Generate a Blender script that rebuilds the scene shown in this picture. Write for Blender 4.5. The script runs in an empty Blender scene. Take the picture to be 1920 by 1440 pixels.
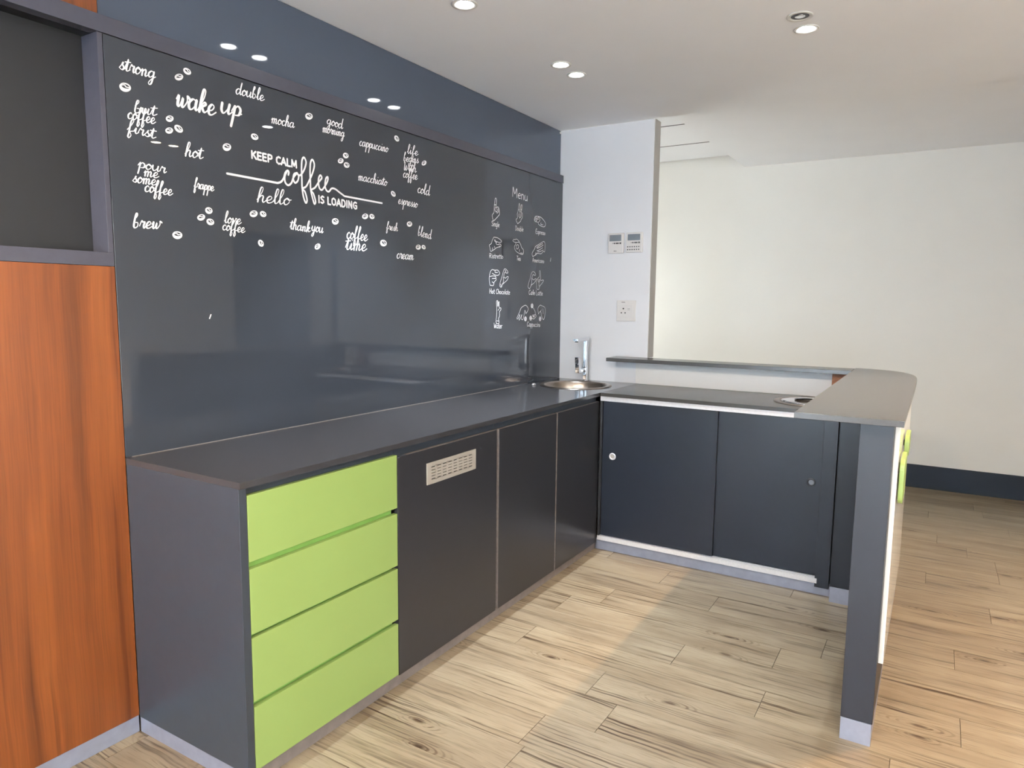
import bpy, bmesh, math, random
from mathutils import Vector, Matrix

C = bpy.context.scene.collection
S = bpy.context.scene
rnd = random.Random(7)

# light levels (watts)
DAY_FRONT, DAY_RIGHT, DAY_CORR = 820.0, 115.0, 200.0
P_COOL, P_WARM, P_REAR = 84.0, 150.0, 95.0

# ------------------------------------------------------------------ camera
YAW, PITCH, ROLL = math.radians(31.387), math.radians(-6.6454), math.radians(0.5948)
cam_d = bpy.data.cameras.new('camera')
cam = bpy.data.objects.new('camera', cam_d)
C.objects.link(cam)
fw = Vector((-math.sin(YAW) * math.cos(PITCH), math.cos(YAW) * math.cos(PITCH), math.sin(PITCH)))
rt = Vector((math.cos(YAW), math.sin(YAW), 0.0))
up = rt.cross(fw)
r2 = rt * math.cos(ROLL) + up * math.sin(ROLL)
u2 = up * math.cos(ROLL) - rt * math.sin(ROLL)
M = Matrix((r2, u2, -fw)).transposed().to_4x4()
M.translation = Vector((2.1122, -1.1782, 1.3877))
cam.matrix_world = M
cam_d.sensor_fit = 'HORIZONTAL'
cam_d.sensor_width = 36.0
cam_d.lens = 36.0 * 1306.4706 / 1920.0
cam_d.clip_start = 0.02
S.camera = cam

# ------------------------------------------------------------------ view and world
S.view_settings.view_transform = 'Standard'
S.view_settings.look = 'None'
S.view_settings.exposure = 0.10
S.view_settings.gamma = 1.0
S.view_settings.use_curve_mapping = False
S.cycles.use_denoising = True
S.cycles.max_bounces = 10
S.cycles.diffuse_bounces = 6
S.cycles.sample_clamp_indirect = 6.0
S.cycles.caustics_reflective = False

wd = bpy.data.worlds.new('world')
S.world = wd
wd.use_nodes = True
wd.node_tree.nodes['Background'].inputs[0].default_value = (0.75, 0.8, 0.85, 1)
wd.node_tree.nodes['Background'].inputs[1].default_value = 0.22


def area(name, loc, rot, sx, sy, power, col):
    d = bpy.data.lights.new(name, 'AREA')
    d.shape = 'RECTANGLE'
    d.size, d.size_y = sx, sy
    d.energy = power
    d.color = col
    o = bpy.data.objects.new(name, d)
    o.location = loc
    o.rotation_euler = rot
    C.objects.link(o)
    return o


# daylight through the shopfront behind the camera, the glazed doors on the right and the window of the rear corridor
area('daylight_front', (0.75, -4.12, 1.25), (math.radians(90), 0, 0), 0.9, 2.0, DAY_FRONT * 0.42, (0.74, 0.87, 1.0))
area('daylight_front', (3.15, -4.12, 1.25), (math.radians(90), 0, 0), 1.2, 2.0, DAY_FRONT * 0.58, (0.74, 0.87, 1.0))
area('daylight_right', (4.25, -0.6, 1.4), (0, math.radians(90), 0), 1.7, 2.2, DAY_RIGHT, (1.0, 0.95, 0.88))
area('daylight_corridor', (-1.28, 4.1, 1.35), (0, math.radians(-90), 0), 1.6, 1.0, DAY_CORR, (1.0, 0.97, 0.90))


# ------------------------------------------------------------------ materials
def lin(c):
    return tuple((v / 12.92 if v <= 0.04045 else ((v + 0.055) / 1.055) ** 2.4) for v in [x / 255.0 for x in c])


def mat(name, rgb, rough=0.5, metal=0.0, spec=0.5, coat=0.0, noise=0.0, nscale=8.0, bump=0.0, bscale=300.0, coat_rough=0.03):
    m = bpy.data.materials.new(name)
    m.use_nodes = True
    nt = m.node_tree
    b = nt.nodes['Principled BSDF']
    c = lin(rgb) + (1,)
    b.inputs['Base Color'].default_value = c
    b.inputs['Roughness'].default_value = rough
    b.inputs['Metallic'].default_value = metal
    b.inputs['Specular IOR Level'].default_value = spec
    b.inputs['Coat Weight'].default_value = coat
    b.inputs['Coat Roughness'].default_value = coat_rough
    tc = nt.nodes.new('ShaderNodeTexCoord')
    if noise > 0:
        n = nt.nodes.new('ShaderNodeTexNoise')
        n.inputs['Scale'].default_value = nscale
        n.inputs['Detail'].default_value = 6
        nt.links.new(tc.outputs['Object'], n.inputs['Vector'])
        r = nt.nodes.new('ShaderNodeValToRGB')
        r.color_ramp.elements[0].position = 0.3
        r.color_ramp.elements[1].position = 0.7
        r.color_ramp.elements[0].color = tuple(v * (1 - noise) for v in c[:3]) + (1,)
        r.color_ramp.elements[1].color = tuple(min(1, v * (1 + noise)) for v in c[:3]) + (1,)
        nt.links.new(n.outputs['Fac'], r.inputs['Fac'])
        nt.links.new(r.outputs['Color'], b.inputs['Base Color'])
    if bump > 0:
        n2 = nt.nodes.new('ShaderNodeTexNoise')
        n2.inputs['Scale'].default_value = bscale
        n2.inputs['Detail'].default_value = 3
        nt.links.new(tc.outputs['Object'], n2.inputs['Vector'])
        bp = nt.nodes.new('ShaderNodeBump')
        bp.inputs['Strength'].default_value = bump
        bp.inputs['Distance'].default_value = 0.001
        nt.links.new(n2.outputs['Fac'], bp.inputs['Height'])
        nt.links.new(bp.outputs['Normal'], b.inputs['Normal'])
    return m


def emit_mat(name, rgb, strength):
    m = bpy.data.materials.new(name)
    m.use_nodes = True
    nt = m.node_tree
    nt.nodes.clear()
    e = nt.nodes.new('ShaderNodeEmission')
    e.inputs[0].default_value = rgb + (1,)
    e.inputs[1].default_value = strength
    o = nt.nodes.new('ShaderNodeOutputMaterial')
    nt.links.new(e.outputs[0], o.inputs[0])
    return m


def cherry_mat():
    m = bpy.data.materials.new('cherry_veneer')
    m.use_nodes = True
    nt = m.node_tree
    N, L = nt.nodes.new, nt.links.new
    b = nt.nodes['Principled BSDF']
    b.inputs['Roughness'].default_value = 0.42
    tc = N('ShaderNodeTexCoord')
    # warp so that the vertical grain wanders
    wn = N('ShaderNodeTexNoise'); wn.inputs['Scale'].default_value = 1.6; wn.inputs['Detail'].default_value = 2
    L(tc.outputs['Object'], wn.inputs['Vector'])
    ws = N('ShaderNodeVectorMath'); ws.operation = 'SCALE'; ws.inputs['Scale'].default_value = 0.035
    L(wn.outputs['Color'], ws.inputs[0])
    wa = N('ShaderNodeVectorMath'); wa.operation = 'ADD'
    L(tc.outputs['Object'], wa.inputs[0]); L(ws.outputs[0], wa.inputs[1])

    def layer(sy, sz, detail, rough=0.6):
        mp = N('ShaderNodeMapping'); mp.inputs['Scale'].default_value = (1, sy, sz)
        L(wa.outputs[0], mp.inputs['Vector'])
        n = N('ShaderNodeTexNoise'); n.inputs['Scale'].default_value = 1.0
        n.inputs['Detail'].default_value = detail; n.inputs['Roughness'].default_value = rough
        L(mp.outputs[0], n.inputs['Vector'])
        return n
    a = layer(16, 0.55, 6)
    r1 = N('ShaderNodeValToRGB'); e = r1.color_ramp.elements
    e[0].position = 0.30; e[0].color = lin((84, 41, 11)) + (1,)
    e[1].position = 0.72; e[1].color = lin((126, 68, 25)) + (1,)
    k = r1.color_ramp.elements.new(0.5); k.color = lin((108, 54, 17)) + (1,)
    L(a.outputs['Fac'], r1.inputs['Fac'])
    f = layer(34, 0.5, 4, 0.5)
    r2_ = N('ShaderNodeValToRGB'); e = r2_.color_ramp.elements
    e[0].position = 0.33; e[0].color = (0.52, 0.43, 0.38, 1)
    e[1].position = 0.43; e[1].color = (1, 1, 1, 1)
    L(f.outputs['Fac'], r2_.inputs['Fac'])
    g = layer(260, 6, 2, 0.5)
    r3 = N('ShaderNodeValToRGB'); e = r3.color_ramp.elements
    e[0].position = 0.3; e[0].color = (0.86, 0.84, 0.82, 1)
    e[1].position = 0.7; e[1].color = (1.05, 1.05, 1.05, 1)
    L(g.outputs['Fac'], r3.inputs['Fac'])
    m1 = N('ShaderNodeMix'); m1.data_type = 'RGBA'; m1.blend_type = 'MULTIPLY'; m1.inputs[0].default_value = 0.8
    L(r1.outputs[0], m1.inputs[6]); L(r2_.outputs[0], m1.inputs[7])
    m2 = N('ShaderNodeMix'); m2.data_type = 'RGBA'; m2.blend_type = 'MULTIPLY'; m2.inputs[0].default_value = 1.0
    L(m1.outputs[2], m2.inputs[6]); L(r3.outputs[0], m2.inputs[7])
    L(m2.outputs[2], b.inputs['Base Color'])
    return m


def floor_mat():
    m = bpy.data.materials.new('rustic_plank_laminate')
    m.use_nodes = True
    nt = m.node_tree
    N, L = nt.nodes.new, nt.links.new
    b = nt.nodes['Principled BSDF']
    b.inputs['Roughness'].default_value = 0.38
    b.inputs['Specular IOR Level'].default_value = 0.4
    tc = N('ShaderNodeTexCoord')
    ge = N('ShaderNodeNewGeometry')
    # every plank gets its own stretch of the print
    off = N('ShaderNodeCombineXYZ')
    mu = N('ShaderNodeMath'); mu.operation = 'MULTIPLY'; mu.inputs[1].default_value = 37.0
    mu2 = N('ShaderNodeMath'); mu2.operation = 'MULTIPLY'; mu2.inputs[1].default_value = 11.0
    L(ge.outputs['Random Per Island'], mu.inputs[0]); L(ge.outputs['Random Per Island'], mu2.inputs[0])
    L(mu.outputs[0], off.inputs[0]); L(mu2.outputs[0], off.inputs[1])
    ad = N('ShaderNodeVectorMath'); ad.operation = 'ADD'
    L(tc.outputs['Object'], ad.inputs[0]); L(off.outputs[0], ad.inputs[1])
    wn = N('ShaderNodeTexNoise'); wn.inputs['Scale'].default_value = 2.6; wn.inputs['Detail'].default_value = 3
    L(ad.outputs[0], wn.inputs['Vector'])
    ws = N('ShaderNodeVectorMath'); ws.operation = 'SCALE'; ws.inputs['Scale'].default_value = 0.045
    L(wn.outputs['Color'], ws.inputs[0])
    wa = N('ShaderNodeVectorMath'); wa.operation = 'ADD'
    L(ad.outputs[0], wa.inputs[0]); L(ws.outputs[0], wa.inputs[1])

    def layer(sx, sy, detail, rough=0.6, src=wa):
        mp = N('ShaderNodeMapping'); mp.inputs['Scale'].default_value = (sx, sy, 1)
        L(src.outputs[0], mp.inputs['Vector'])
        n = N('ShaderNodeTexNoise'); n.inputs['Scale'].default_value = 1.0
        n.inputs['Detail'].default_value = detail; n.inputs['Roughness'].default_value = rough
        L(mp.outputs[0], n.inputs['Vector'])
        return n

    def ramp(src, p0, c0, p1, c1):
        r = N('ShaderNodeValToRGB'); e = r.color_ramp.elements
        e[0].position = p0; e[0].color = c0
        e[1].position = p1; e[1].color = c1
        L(src, r.inputs['Fac'])
        return r

    def mult(a_, b_, fac=1.0):
        x = N('ShaderNodeMix'); x.data_type = 'RGBA'; x.blend_type = 'MULTIPLY'; x.inputs[0].default_value = fac
        L(a_, x.inputs[6]); L(b_, x.inputs[7])
        return x.outputs[2]
    base = ramp(layer(1.6, 9, 5).outputs['Fac'], 0.32, lin((116, 101, 82)) + (1,), 0.68, lin((142, 129, 109)) + (1,))
    col = base.outputs[0]
    tint = ramp(ge.outputs['Random Per Island'], 0.0, (0.90, 0.90, 0.90, 1), 1.0, (1.04, 1.03, 1.0, 1))
    col = mult(col, tint.outputs[0])
    # long dark grain streaks, broken up along the plank
    st = ramp(layer(1.2, 88, 5, 0.6).outputs['Fac'], 0.39, (0.22, 0.16, 0.12, 1), 0.50, (1, 1, 1, 1))
    mk = ramp(layer(1.5, 10, 4).outputs['Fac'], 0.42, (0, 0, 0, 1), 0.60, (1, 1, 1, 1))
    x = N('ShaderNodeMix'); x.data_type = 'RGBA'; x.blend_type = 'MULTIPLY'
    L(mk.outputs[0], x.inputs[0]); L(col, x.inputs[6]); L(st.outputs[0], x.inputs[7])
    col = x.outputs[2]
    # finer pores
    fp = ramp(layer(9, 210, 3, 0.5).outputs['Fac'], 0.33, (0.62, 0.55, 0.48, 1), 0.44, (1, 1, 1, 1))
    col = mult(col, fp.outputs[0], 0.75)
    # knots with rings round them
    mp = N('ShaderNodeMapping'); mp.inputs['Scale'].default_value = (2.1, 6.5, 1)
    L(wa.outputs[0], mp.inputs['Vector'])
    vo = N('ShaderNodeTexVoronoi'); vo.voronoi_dimensions = '2D'; vo.inputs['Scale'].default_value = 1.0
    vo.inputs['Randomness'].default_value = 0.9
    L(mp.outputs[0], vo.inputs['Vector'])
    kn = ramp(vo.outputs['Distance'], 0.03, (0.34, 0.27, 0.22, 1), 0.075, (1, 1, 1, 1))
    sn = N('ShaderNodeMath'); sn.operation = 'MULTIPLY'; sn.inputs[1].default_value = 105.0
    L(vo.outputs['Distance'], sn.inputs[0])
    si = N('ShaderNodeMath'); si.operation = 'SINE'
    L(sn.outputs[0], si.inputs[0])
    rg = ramp(si.outputs[0], 0.0, (1, 1, 1, 1), 0.9, (0.42, 0.33, 0.26, 1))
    sep = N('ShaderNodeSeparateColor'); L(vo.outputs['Color'], sep.inputs[0])
    pick = N('ShaderNodeMath'); pick.operation = 'GREATER_THAN'; pick.inputs[1].default_value = 0.72
    L(sep.outputs[0], pick.inputs[0])
    fall = ramp(vo.outputs['Distance'], 0.10, (1, 1, 1, 1), 0.30, (0, 0, 0, 1))
    pm = N('ShaderNodeMath'); pm.operation = 'MULTIPLY'
    L(pick.outputs[0], pm.inputs[0]); L(fall.outputs[0], pm.inputs[1])
    pm2 = N('ShaderNodeMath'); pm2.operation = 'MULTIPLY'
    br = ramp(layer(7, 30, 3).outputs['Fac'], 0.45, (0, 0, 0, 1), 0.55, (1, 1, 1, 1))
    L(pm.outputs[0], pm2.inputs[0]); L(br.outputs[0], pm2.inputs[1])
    x = N('ShaderNodeMix'); x.data_type = 'RGBA'; x.blend_type = 'MULTIPLY'
    L(pm2.outputs[0], x.inputs[0]); L(col, x.inputs[6]); L(rg.outputs[0], x.inputs[7])
    col = x.outputs[2]
    x = N('ShaderNodeMix'); x.data_type = 'RGBA'; x.blend_type = 'MULTIPLY'
    L(pick.outputs[0], x.inputs[0]); L(col, x.inputs[6]); L(kn.outputs[0], x.inputs[7])
    col = x.outputs[2]
    L(col, b.inputs['Base Color'])
    return m


K = {}
K['glass'] = mat('grey_painted_glass', (51, 54, 60), 0.004, spec=0.62, noise=0.03, nscale=2)
K['upper'] = mat('grey_gloss_panel', (70, 77, 89), 0.04, spec=0.5, noise=0.03, nscale=2)
K['rail'] = mat('grey_satin_laminate', (68, 67, 76), 0.20, noise=0.03, nscale=40)
K['dark'] = mat('charcoal_melamine', (48, 53, 60), 0.34, noise=0.05, nscale=30, bump=0.05)
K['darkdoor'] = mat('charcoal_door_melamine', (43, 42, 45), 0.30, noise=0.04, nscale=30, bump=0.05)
K['gable'] = mat('charcoal_melamine_darkened', (36, 36, 41), 0.40, spec=0.35, noise=0.04, nscale=30, bump=0.05)  # charcoal melamine, colour darkened to offset the stronger front daylight here
K['pendoor'] = mat('charcoal_melamine_shaded', (26, 29, 36), 0.30, spec=0.3, noise=0.04, nscale=30, bump=0.05)  # charcoal melamine, with daylight falling off towards the back painted into its colour
K['niche'] = mat('niche_charcoal', (21, 20, 22), 0.5, noise=0.04, nscale=30)
K['edge'] = mat('pale_door_edging', (112, 103, 98), 0.5, noise=0.2, nscale=60)
K['top'] = mat('grey_quartz_worktop', (57, 56, 58), 0.12, noise=0.05, nscale=220)
K['honed'] = mat('grey_quartz_honed', (52, 48, 45), 0.24, spec=0.25, noise=0.05, nscale=220)
K['bartop'] = mat('grey_quartz_bar', (64, 61, 59), 0.25, noise=0.05, nscale=220)
K['green'] = mat('lime_green_gloss', (131, 151, 84), 0.35, noise=0.015, nscale=5)
K['greengap'] = mat('green_drawer_grip', (118, 156, 76), 0.4, noise=0.03, nscale=20)
K['cherry'] = cherry_mat()
K['floor'] = floor_mat()
K['gap'] = mat('plank_joint', (60, 44, 32), 0.8, noise=0.1)
K['wall'] = mat('white_wall_paint', (230, 231, 236), 0.6, noise=0.012, nscale=5, bump=0.08, bscale=120)
K['farwall'] = mat('warm_white_wall_paint', (236, 235, 231), 0.65, noise=0.012, nscale=3, bump=0.06, bscale=120)
K['ceil'] = mat('ceiling_paint', (238, 239, 243), 0.8, noise=0.012, nscale=3)
K['splash'] = mat('white_upstand', (240, 238, 236), 0.25, noise=0.01)
K['whitegloss'] = mat('white_gloss_panel', (236, 234, 230), 0.08, noise=0.01)
K['alu'] = mat('brushed_aluminium', (206, 205, 208), 0.38, metal=0.35, noise=0.06, nscale=90)
K['kick'] = mat('aluminium_plinth', (140, 144, 160), 0.34, metal=0.3, noise=0.08, nscale=25)
K['plinth'] = mat('shaded_aluminium_plinth', (124, 115, 112), 0.4, metal=0.2, noise=0.12, nscale=25)  # aluminium browned and darkened: the shadow on this side is in the colour
K['skirt'] = mat('navy_skirting', (33, 38, 46), 0.6, spec=0.2, noise=0.05)
K['steel'] = mat('stainless_steel', (160, 148, 138), 0.28, metal=1.0, noise=0.05, nscale=60)
K['chrome'] = mat('chrome', (235, 236, 240), 0.05, metal=1.0, noise=0.01)
K['vent'] = mat('beige_vent_metal', (176, 168, 158), 0.4, metal=0.3, noise=0.03)
K['black'] = mat('black_void', (18, 16, 16), 0.8, noise=0.1)
K['vinyl'] = mat('white_vinyl', (238, 237, 240), 0.5, noise=0.01)
K['plastic'] = mat('off_white_plastic', (224, 221, 220), 0.4, noise=0.01)
K['lcd'] = mat('grey_lcd', (122, 128, 136), 0.15, noise=0.05, nscale=30)
K['button'] = mat('dark_button', (70, 70, 74), 0.5, noise=0.05)
K['chip'] = mat('raw_chipboard', (150, 100, 74), 0.8, noise=0.3, nscale=90)
K['endface'] = mat('grey_end_face', (172, 168, 164), 0.5, noise=0.03)  # plain grey for the strip on the partition's end face
K['lamp'] = emit_mat('lit_lamp_cool', (0.95, 0.98, 1.0), 45.0)
K['lampwarm'] = emit_mat('lit_lamp_warm', (1.0, 0.84, 0.62), 60.0)
K['fitting'] = mat('white_downlight_ring', (205, 203, 198), 0.35, noise=0.02)
K['frame'] = mat('grey_window_frame', (120, 122, 126), 0.4, noise=0.03)


def pane_mat():
    m = bpy.data.materials.new('window_glass')
    m.use_nodes = True
    b = m.node_tree.nodes['Principled BSDF']
    b.inputs['Base Color'].default_value = (0.9, 0.95, 0.97, 1)
    b.inputs['Transmission Weight'].default_value = 1.0
    b.inputs['Roughness'].default_value = 0.0
    b.inputs['IOR'].default_value = 1.05
    n = m.node_tree.nodes.new('ShaderNodeTexNoise')
    return m


K['pane'] = pane_mat()


# ------------------------------------------------------------------ mesh helpers
class MB:
    """collects shapes in world coordinates; build() links them as ONE mesh object"""

    def __init__(self):
        self.bm = bmesh.new()
        self.mi = 0

    def _tag(self, faces):
        for f in faces:
            f.material_index = self.mi

    def box(self, x0, x1, y0, y1, z0, z1, bev=0.0, seg=2):
        t = bmesh.new()
        bmesh.ops.create_cube(t, size=1.0)
        for v in t.verts:
            v.co = Vector(((x0 + x1) / 2 + v.co.x * (x1 - x0), (y0 + y1) / 2 + v.co.y * (y1 - y0), (z0 + z1) / 2 + v.co.z * (z1 - z0)))
        if bev > 0:
            bmesh.ops.bevel(t, geom=list(t.edges), offset=bev, segments=seg, affect='EDGES', profile=0.5)
        return self.merge(t)

    def merge(self, t, mx=None):
        vm = {}
        for v in t.verts:
            vm[v] = self.bm.verts.new(mx @ v.co if mx else v.co)
        for f in t.faces:
            try:
                g = self.bm.faces.new([vm[v] for v in f.verts])
                g.material_index = self.mi
                g.smooth = f.smooth
            except ValueError:
                pass
        t.free()
        return self

    def prism(self, pts, a0, a1, axis='z', bev=0.0):
        """extrude a polygon (2D pts) along an axis: z -> (x,y), x -> (y,z), y -> (x,z)"""
        t = bmesh.new()

        def P(p, a):
            return {'z': (p[0], p[1], a), 'x': (a, p[0], p[1]), 'y': (p[0], a, p[1])}[axis]
        lo = [t.verts.new(P(p, a0)) for p in pts]
        hi = [t.verts.new(P(p, a1)) for p in pts]
        n = len(pts)
        t.faces.new(lo[::-1])
        t.faces.new(hi)
        for i in range(n):
            t.faces.new((lo[i], lo[(i + 1) % n], hi[(i + 1) % n], hi[i]))
        bmesh.ops.recalc_face_normals(t, faces=t.faces[:])
        if bev > 0:
            ed = [e for e in t.edges if len({v in lo for v in e.verts}) == 1]
            bmesh.ops.bevel(t, geom=ed, offset=bev, segments=2, affect='EDGES', profile=0.5)
        return self.merge(t)

    def lathe(self, prof, c, axis='z', n=40, smooth=True, cap=True):
        """revolve (r, h) about an axis through c"""
        t = bmesh.new()
        rings = []
        for r, h in prof:
            ring = []
            for i in range(n):
                a = 2 * math.pi * i / n
                p, q = r * math.cos(a), r * math.sin(a)
                d = {'z': (p, q, h), 'x': (h, p, q), 'y': (p, h, q)}[axis]
                ring.append(t.verts.new((c[0] + d[0], c[1] + d[1], c[2] + d[2])))
            rings.append(ring)
        for a, b in zip(rings, rings[1:]):
            for i in range(n):
                f = t.faces.new((a[i], a[(i + 1) % n], b[(i + 1) % n], b[i]))
                f.smooth = smooth
        for ring, (r, h) in ((rings[0], prof[0]), (rings[-1], prof[-1])):
            if cap and r > 1e-6:
                t.faces.new(ring)
        bmesh.ops.remove_doubles(t, verts=t.verts[:], dist=1e-7)
        bmesh.ops.recalc_face_normals(t, faces=t.faces[:])
        return self.merge(t)

    def build(self, name, m, parent=None, origin=None):
        me = bpy.data.meshes.new(name)
        bm = self.bm
        if parent is not None:
            org = ROOT[parent.name]
        elif origin is not None:
            org = Vector(origin)
        else:
            vs = [v.co for v in bm.verts]
            org = Vector(((min(v.x for v in vs) + max(v.x for v in vs)) / 2, (min(v.y for v in vs) + max(v.y for v in vs)) / 2, min(v.z for v in vs)))
        for v in bm.verts:
            v.co -= org
        bm.to_mesh(me)
        bm.free()
        for k in (m if isinstance(m, (list, tuple)) else [m]):
            me.materials.append(k)
        o = bpy.data.objects.new(name, me)
        C.objects.link(o)
        ROOT[o.name] = org
        if parent is not None:
            o.parent = parent
        else:
            o.location = org
        return o


ROOT = {}


def tag(o, label, cat, group=None):
    o['label'] = label
    o['category'] = cat
    if group:
        o['group'] = group
    return o


def struct(o, label=None):
    o['kind'] = 'structure'
    if label:
        o['label'] = label
    return o


def thing(name, loc, label, cat, group=None):
    o = bpy.data.objects.new(name, None)
    o.empty_display_size = 0.05
    o.location = loc
    C.objects.link(o)
    ROOT[o.name] = Vector(loc)
    return tag(o, label, cat, group)


def box(name, m, x0, x1, y0, y1, z0, z1, bev=0.0, parent=None):
    return MB().box(x0, x1, y0, y1, z0, z1, bev).build(name, m, parent)


def dup(root, loc, label=None):
    r = root.copy()
    C.objects.link(r)
    r.location = loc
    ROOT[r.name] = Vector(loc)
    if label:
        r['label'] = label
    for ch in list(root.children):
        c = ch.copy()
        C.objects.link(c)
        c.parent = r
        if c.type == 'LIGHT':
            c.data = ch.data
        for g in list(ch.children):
            d = g.copy()
            C.objects.link(d)
            d.parent = c
    return r

# ------------------------------------------------------------------ key levels (metres; the glass face is x = 0, y runs along it, floor is z = 0)
ZC, TC, DW = 0.900, 0.019, 0.5415          # worktop height, thickness, depth
YB = 2.8846                                # face of the white partition
YP = 2.3316                                # front edge of the peninsula worktop
ZCEIL = 2.474
ZR0, ZR1 = 2.1474, 2.1958                  # rail between the two glass panels
ZBAR = 1.0625

# ------------------------------------------------------------------ floor: laminate planks running along x
mb = MB()
W, Ln, Y0 = 0.184, 0.952, 0.966
JOINT = {0: 1.123, 1: 1.668, 2: 1.312, 3: 1.653, 4: 0.85, 5: 1.3025, 6: 1.003, 7: 0.64, 8: 1.448, 9: 0.78, 10: 1.19, 11: 1.511}
g = 0.0009
for k in range(-27, 23):
    j = JOINT.get(k, rnd.uniform(0, Ln))
    ya, yb = Y0 + k * W, Y0 + (k + 1) * W
    if yb < -4.0 or ya > 4.97:
        continue
    ya, yb = max(ya, -4.0), min(yb, 4.97)
    x = j - Ln * math.ceil((j + 1.0) / Ln)
    while x < 4.0:
        xa, xb = max(x, -1.0), min(x + Ln, 4.0)
        if xb - xa > 0.01:
            t = bmesh.new()
            vs = [t.verts.new(p) for p in ((xa + g, ya + g, 0), (xb - g, ya + g, 0), (xb - g, yb - g, 0), (xa + g, yb - g, 0))]
            lo = [t.verts.new((v.co.x, v.co.y, -0.004)) for v in vs]
            t.faces.new(vs)
            for i in range(4):
                t.faces.new((lo[i], lo[(i + 1) % 4], vs[(i + 1) % 4], vs[i]))
            mb.merge(t)
        x += Ln
mb.mi = 1
mb.box(-1.0, 4.0, -4.0, 4.97, -0.06, -0.004)
struct(mb.build('floor', [K['floor'], K['gap']], origin=(0, 0, 0)), 'pale rustic wood plank floor')

# ------------------------------------------------------------------ room shell
# main lowered ceiling, ending in a slightly skewed edge beyond the partition
mb = MB()
mb.prism([(-1.0, -4.0), (4.0, -4.0), (4.0, 3.16), (2.4, 3.026), (0.62, 2.878), (-1.0, 2.878)], ZCEIL, 2.70, 'z')
struct(mb.build('ceiling', K['ceil']), 'off-white lowered ceiling over the kitchen corner')
struct(MB().prism([(0.6256, 2.90), (2.4, 3.035), (4.0, 3.17), (4.0, 4.97), (0.6256, 4.97)], 2.5405, 2.70, 'z').build('ceiling', K['ceil']), 'ceiling strip in front of the rear wall')
mb = MB()
for a, b in ((2.90, 3.757), (3.778, 4.374), (4.396, 4.958)):
    mb.box(-1.0, 0.6256, a, b, 2.645, 2.6462)
mb.mi = 1
mb.box(-1.0, 0.6256, 2.88, 4.97, 2.648, 2.70)
struct(mb.build('ceiling', [K['ceil'], K['black']]), 'recessed ceiling boards beyond the partition')

struct(MB().box(-0.16, -0.09, -4.0, 2.98, 0, 2.474).build('wall_left', K['wall']))
struct(MB().box(-1.1, 4.1, 4.97, 5.07, 0, 2.70).build('wall_back', K['farwall']))
struct(MB().box(-0.09, 0.60, YB, 2.98, 0, ZCEIL, 0.004).build('wall_partition', K['wall']), 'short white partition wall behind the corner sink')
struct(MB().box(0.6, 0.6035, YB + 0.006, 2.98, ZBAR, ZCEIL).build('trim_1', K['endface']), 'grey end face of the white partition')
struct(MB().box(0.61, 4.0, 4.955, 4.97, 0, 0.178, 0.002).build('baseboard_back', K['skirt']), 'dark navy skirting board of the rear wall')
# right wall with a big window by the camera and glazed double doors near the rear corner (seen in the glass)
mb = MB()
mb.box(4.0, 4.1, -4.0, -1.85, 0, 2.70)
mb.box(4.0, 4.1, -1.85, 0.65, 0, 0.55)
mb.box(4.0, 4.1, -1.85, 0.65, 2.25, 2.70)
mb.box(4.0, 4.1, 0.65, 3.42, 0, 2.70)
mb.box(4.0, 4.1, 3.42, 4.45, 2.09, 2.70)
mb.box(4.0, 4.1, 4.45, 4.76, 0, 2.70)
mb.box(4.0, 4.1, 4.76, 4.86, 2.09, 2.70)
mb.box(4.0, 4.1, 4.86, 4.97, 0, 2.70)
struct(mb.build('wall_right', K['farwall']))
mb = MB()
mb.box(-0.16, 0.2, -4.1, -4.0, 0, 2.70)
mb.box(3.8, 4.1, -4.1, -4.0, 0, 2.70)
mb.box(0.2, 3.8, -4.1, -4.0, 2.25, 2.70)
mb.box(0.2, 3.8, -4.1, -4.0, 0, 0.25)
mb.box(1.3, 2.45, -4.1, -4.0, 0.25, 2.25)
struct(mb.build('wall_front', K['wall']))
mb = MB()
mb.box(-1.1, -1.0, 2.88, 3.3, 0, 2.70)
mb.box(-1.1, -1.0, 4.9, 4.97, 0, 2.70)
mb.box(-1.1, -1.0, 3.3, 4.9, 0, 0.85)
mb.box(-1.1, -1.0, 3.3, 4.9, 1.85, 2.70)
mb.box(-1.0, -0.09, 2.88, 2.98, 0, 2.70)
struct(mb.build('wall_corridor', K['farwall']))


def framed_window(name, plane, a0, a1, z0, z1, cols, rows, pos, th=0.05):
    f = MB()
    p = MB()

    def bar(a, b, c, d):
        if plane == 'x':
            f.box(pos, pos + th, a, b, c, d, 0.003)
        else:
            f.box(a, b, pos, pos + th, c, d, 0.003)
    w = 0.055
    bar(a0, a0 + w, z0, z1); bar(a1 - w, a1, z0, z1); bar(a0 + w, a1 - w, z0, z0 + w); bar(a0 + w, a1 - w, z1 - w, z1)
    for i in range(1, cols):
        c = a0 + (a1 - a0) * i / cols
        bar(c - w / 2, c + w / 2, z0 + w, z1 - w)
    for i in range(1, rows):
        c = z0 + (z1 - z0) * i / rows
        bar(a0 + w, a1 - w, c - w / 2, c + w / 2)
    fr = struct(f.build(name, K['frame']))
    if plane == 'x':
        p.box(pos + th * 0.4, pos + th * 0.4 + 0.006, a0 + 0.03, a1 - 0.03, z0 + 0.03, z1 - 0.03)
    else:
        p.box(a0 + 0.03, a1 - 0.03, pos + th * 0.4, pos + th * 0.4 + 0.006, z0 + 0.03, z1 - 0.03)
    ROOT[fr.name] = Vector(fr.location)
    p.build('pane', K['pane'], fr)
    return fr


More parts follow.
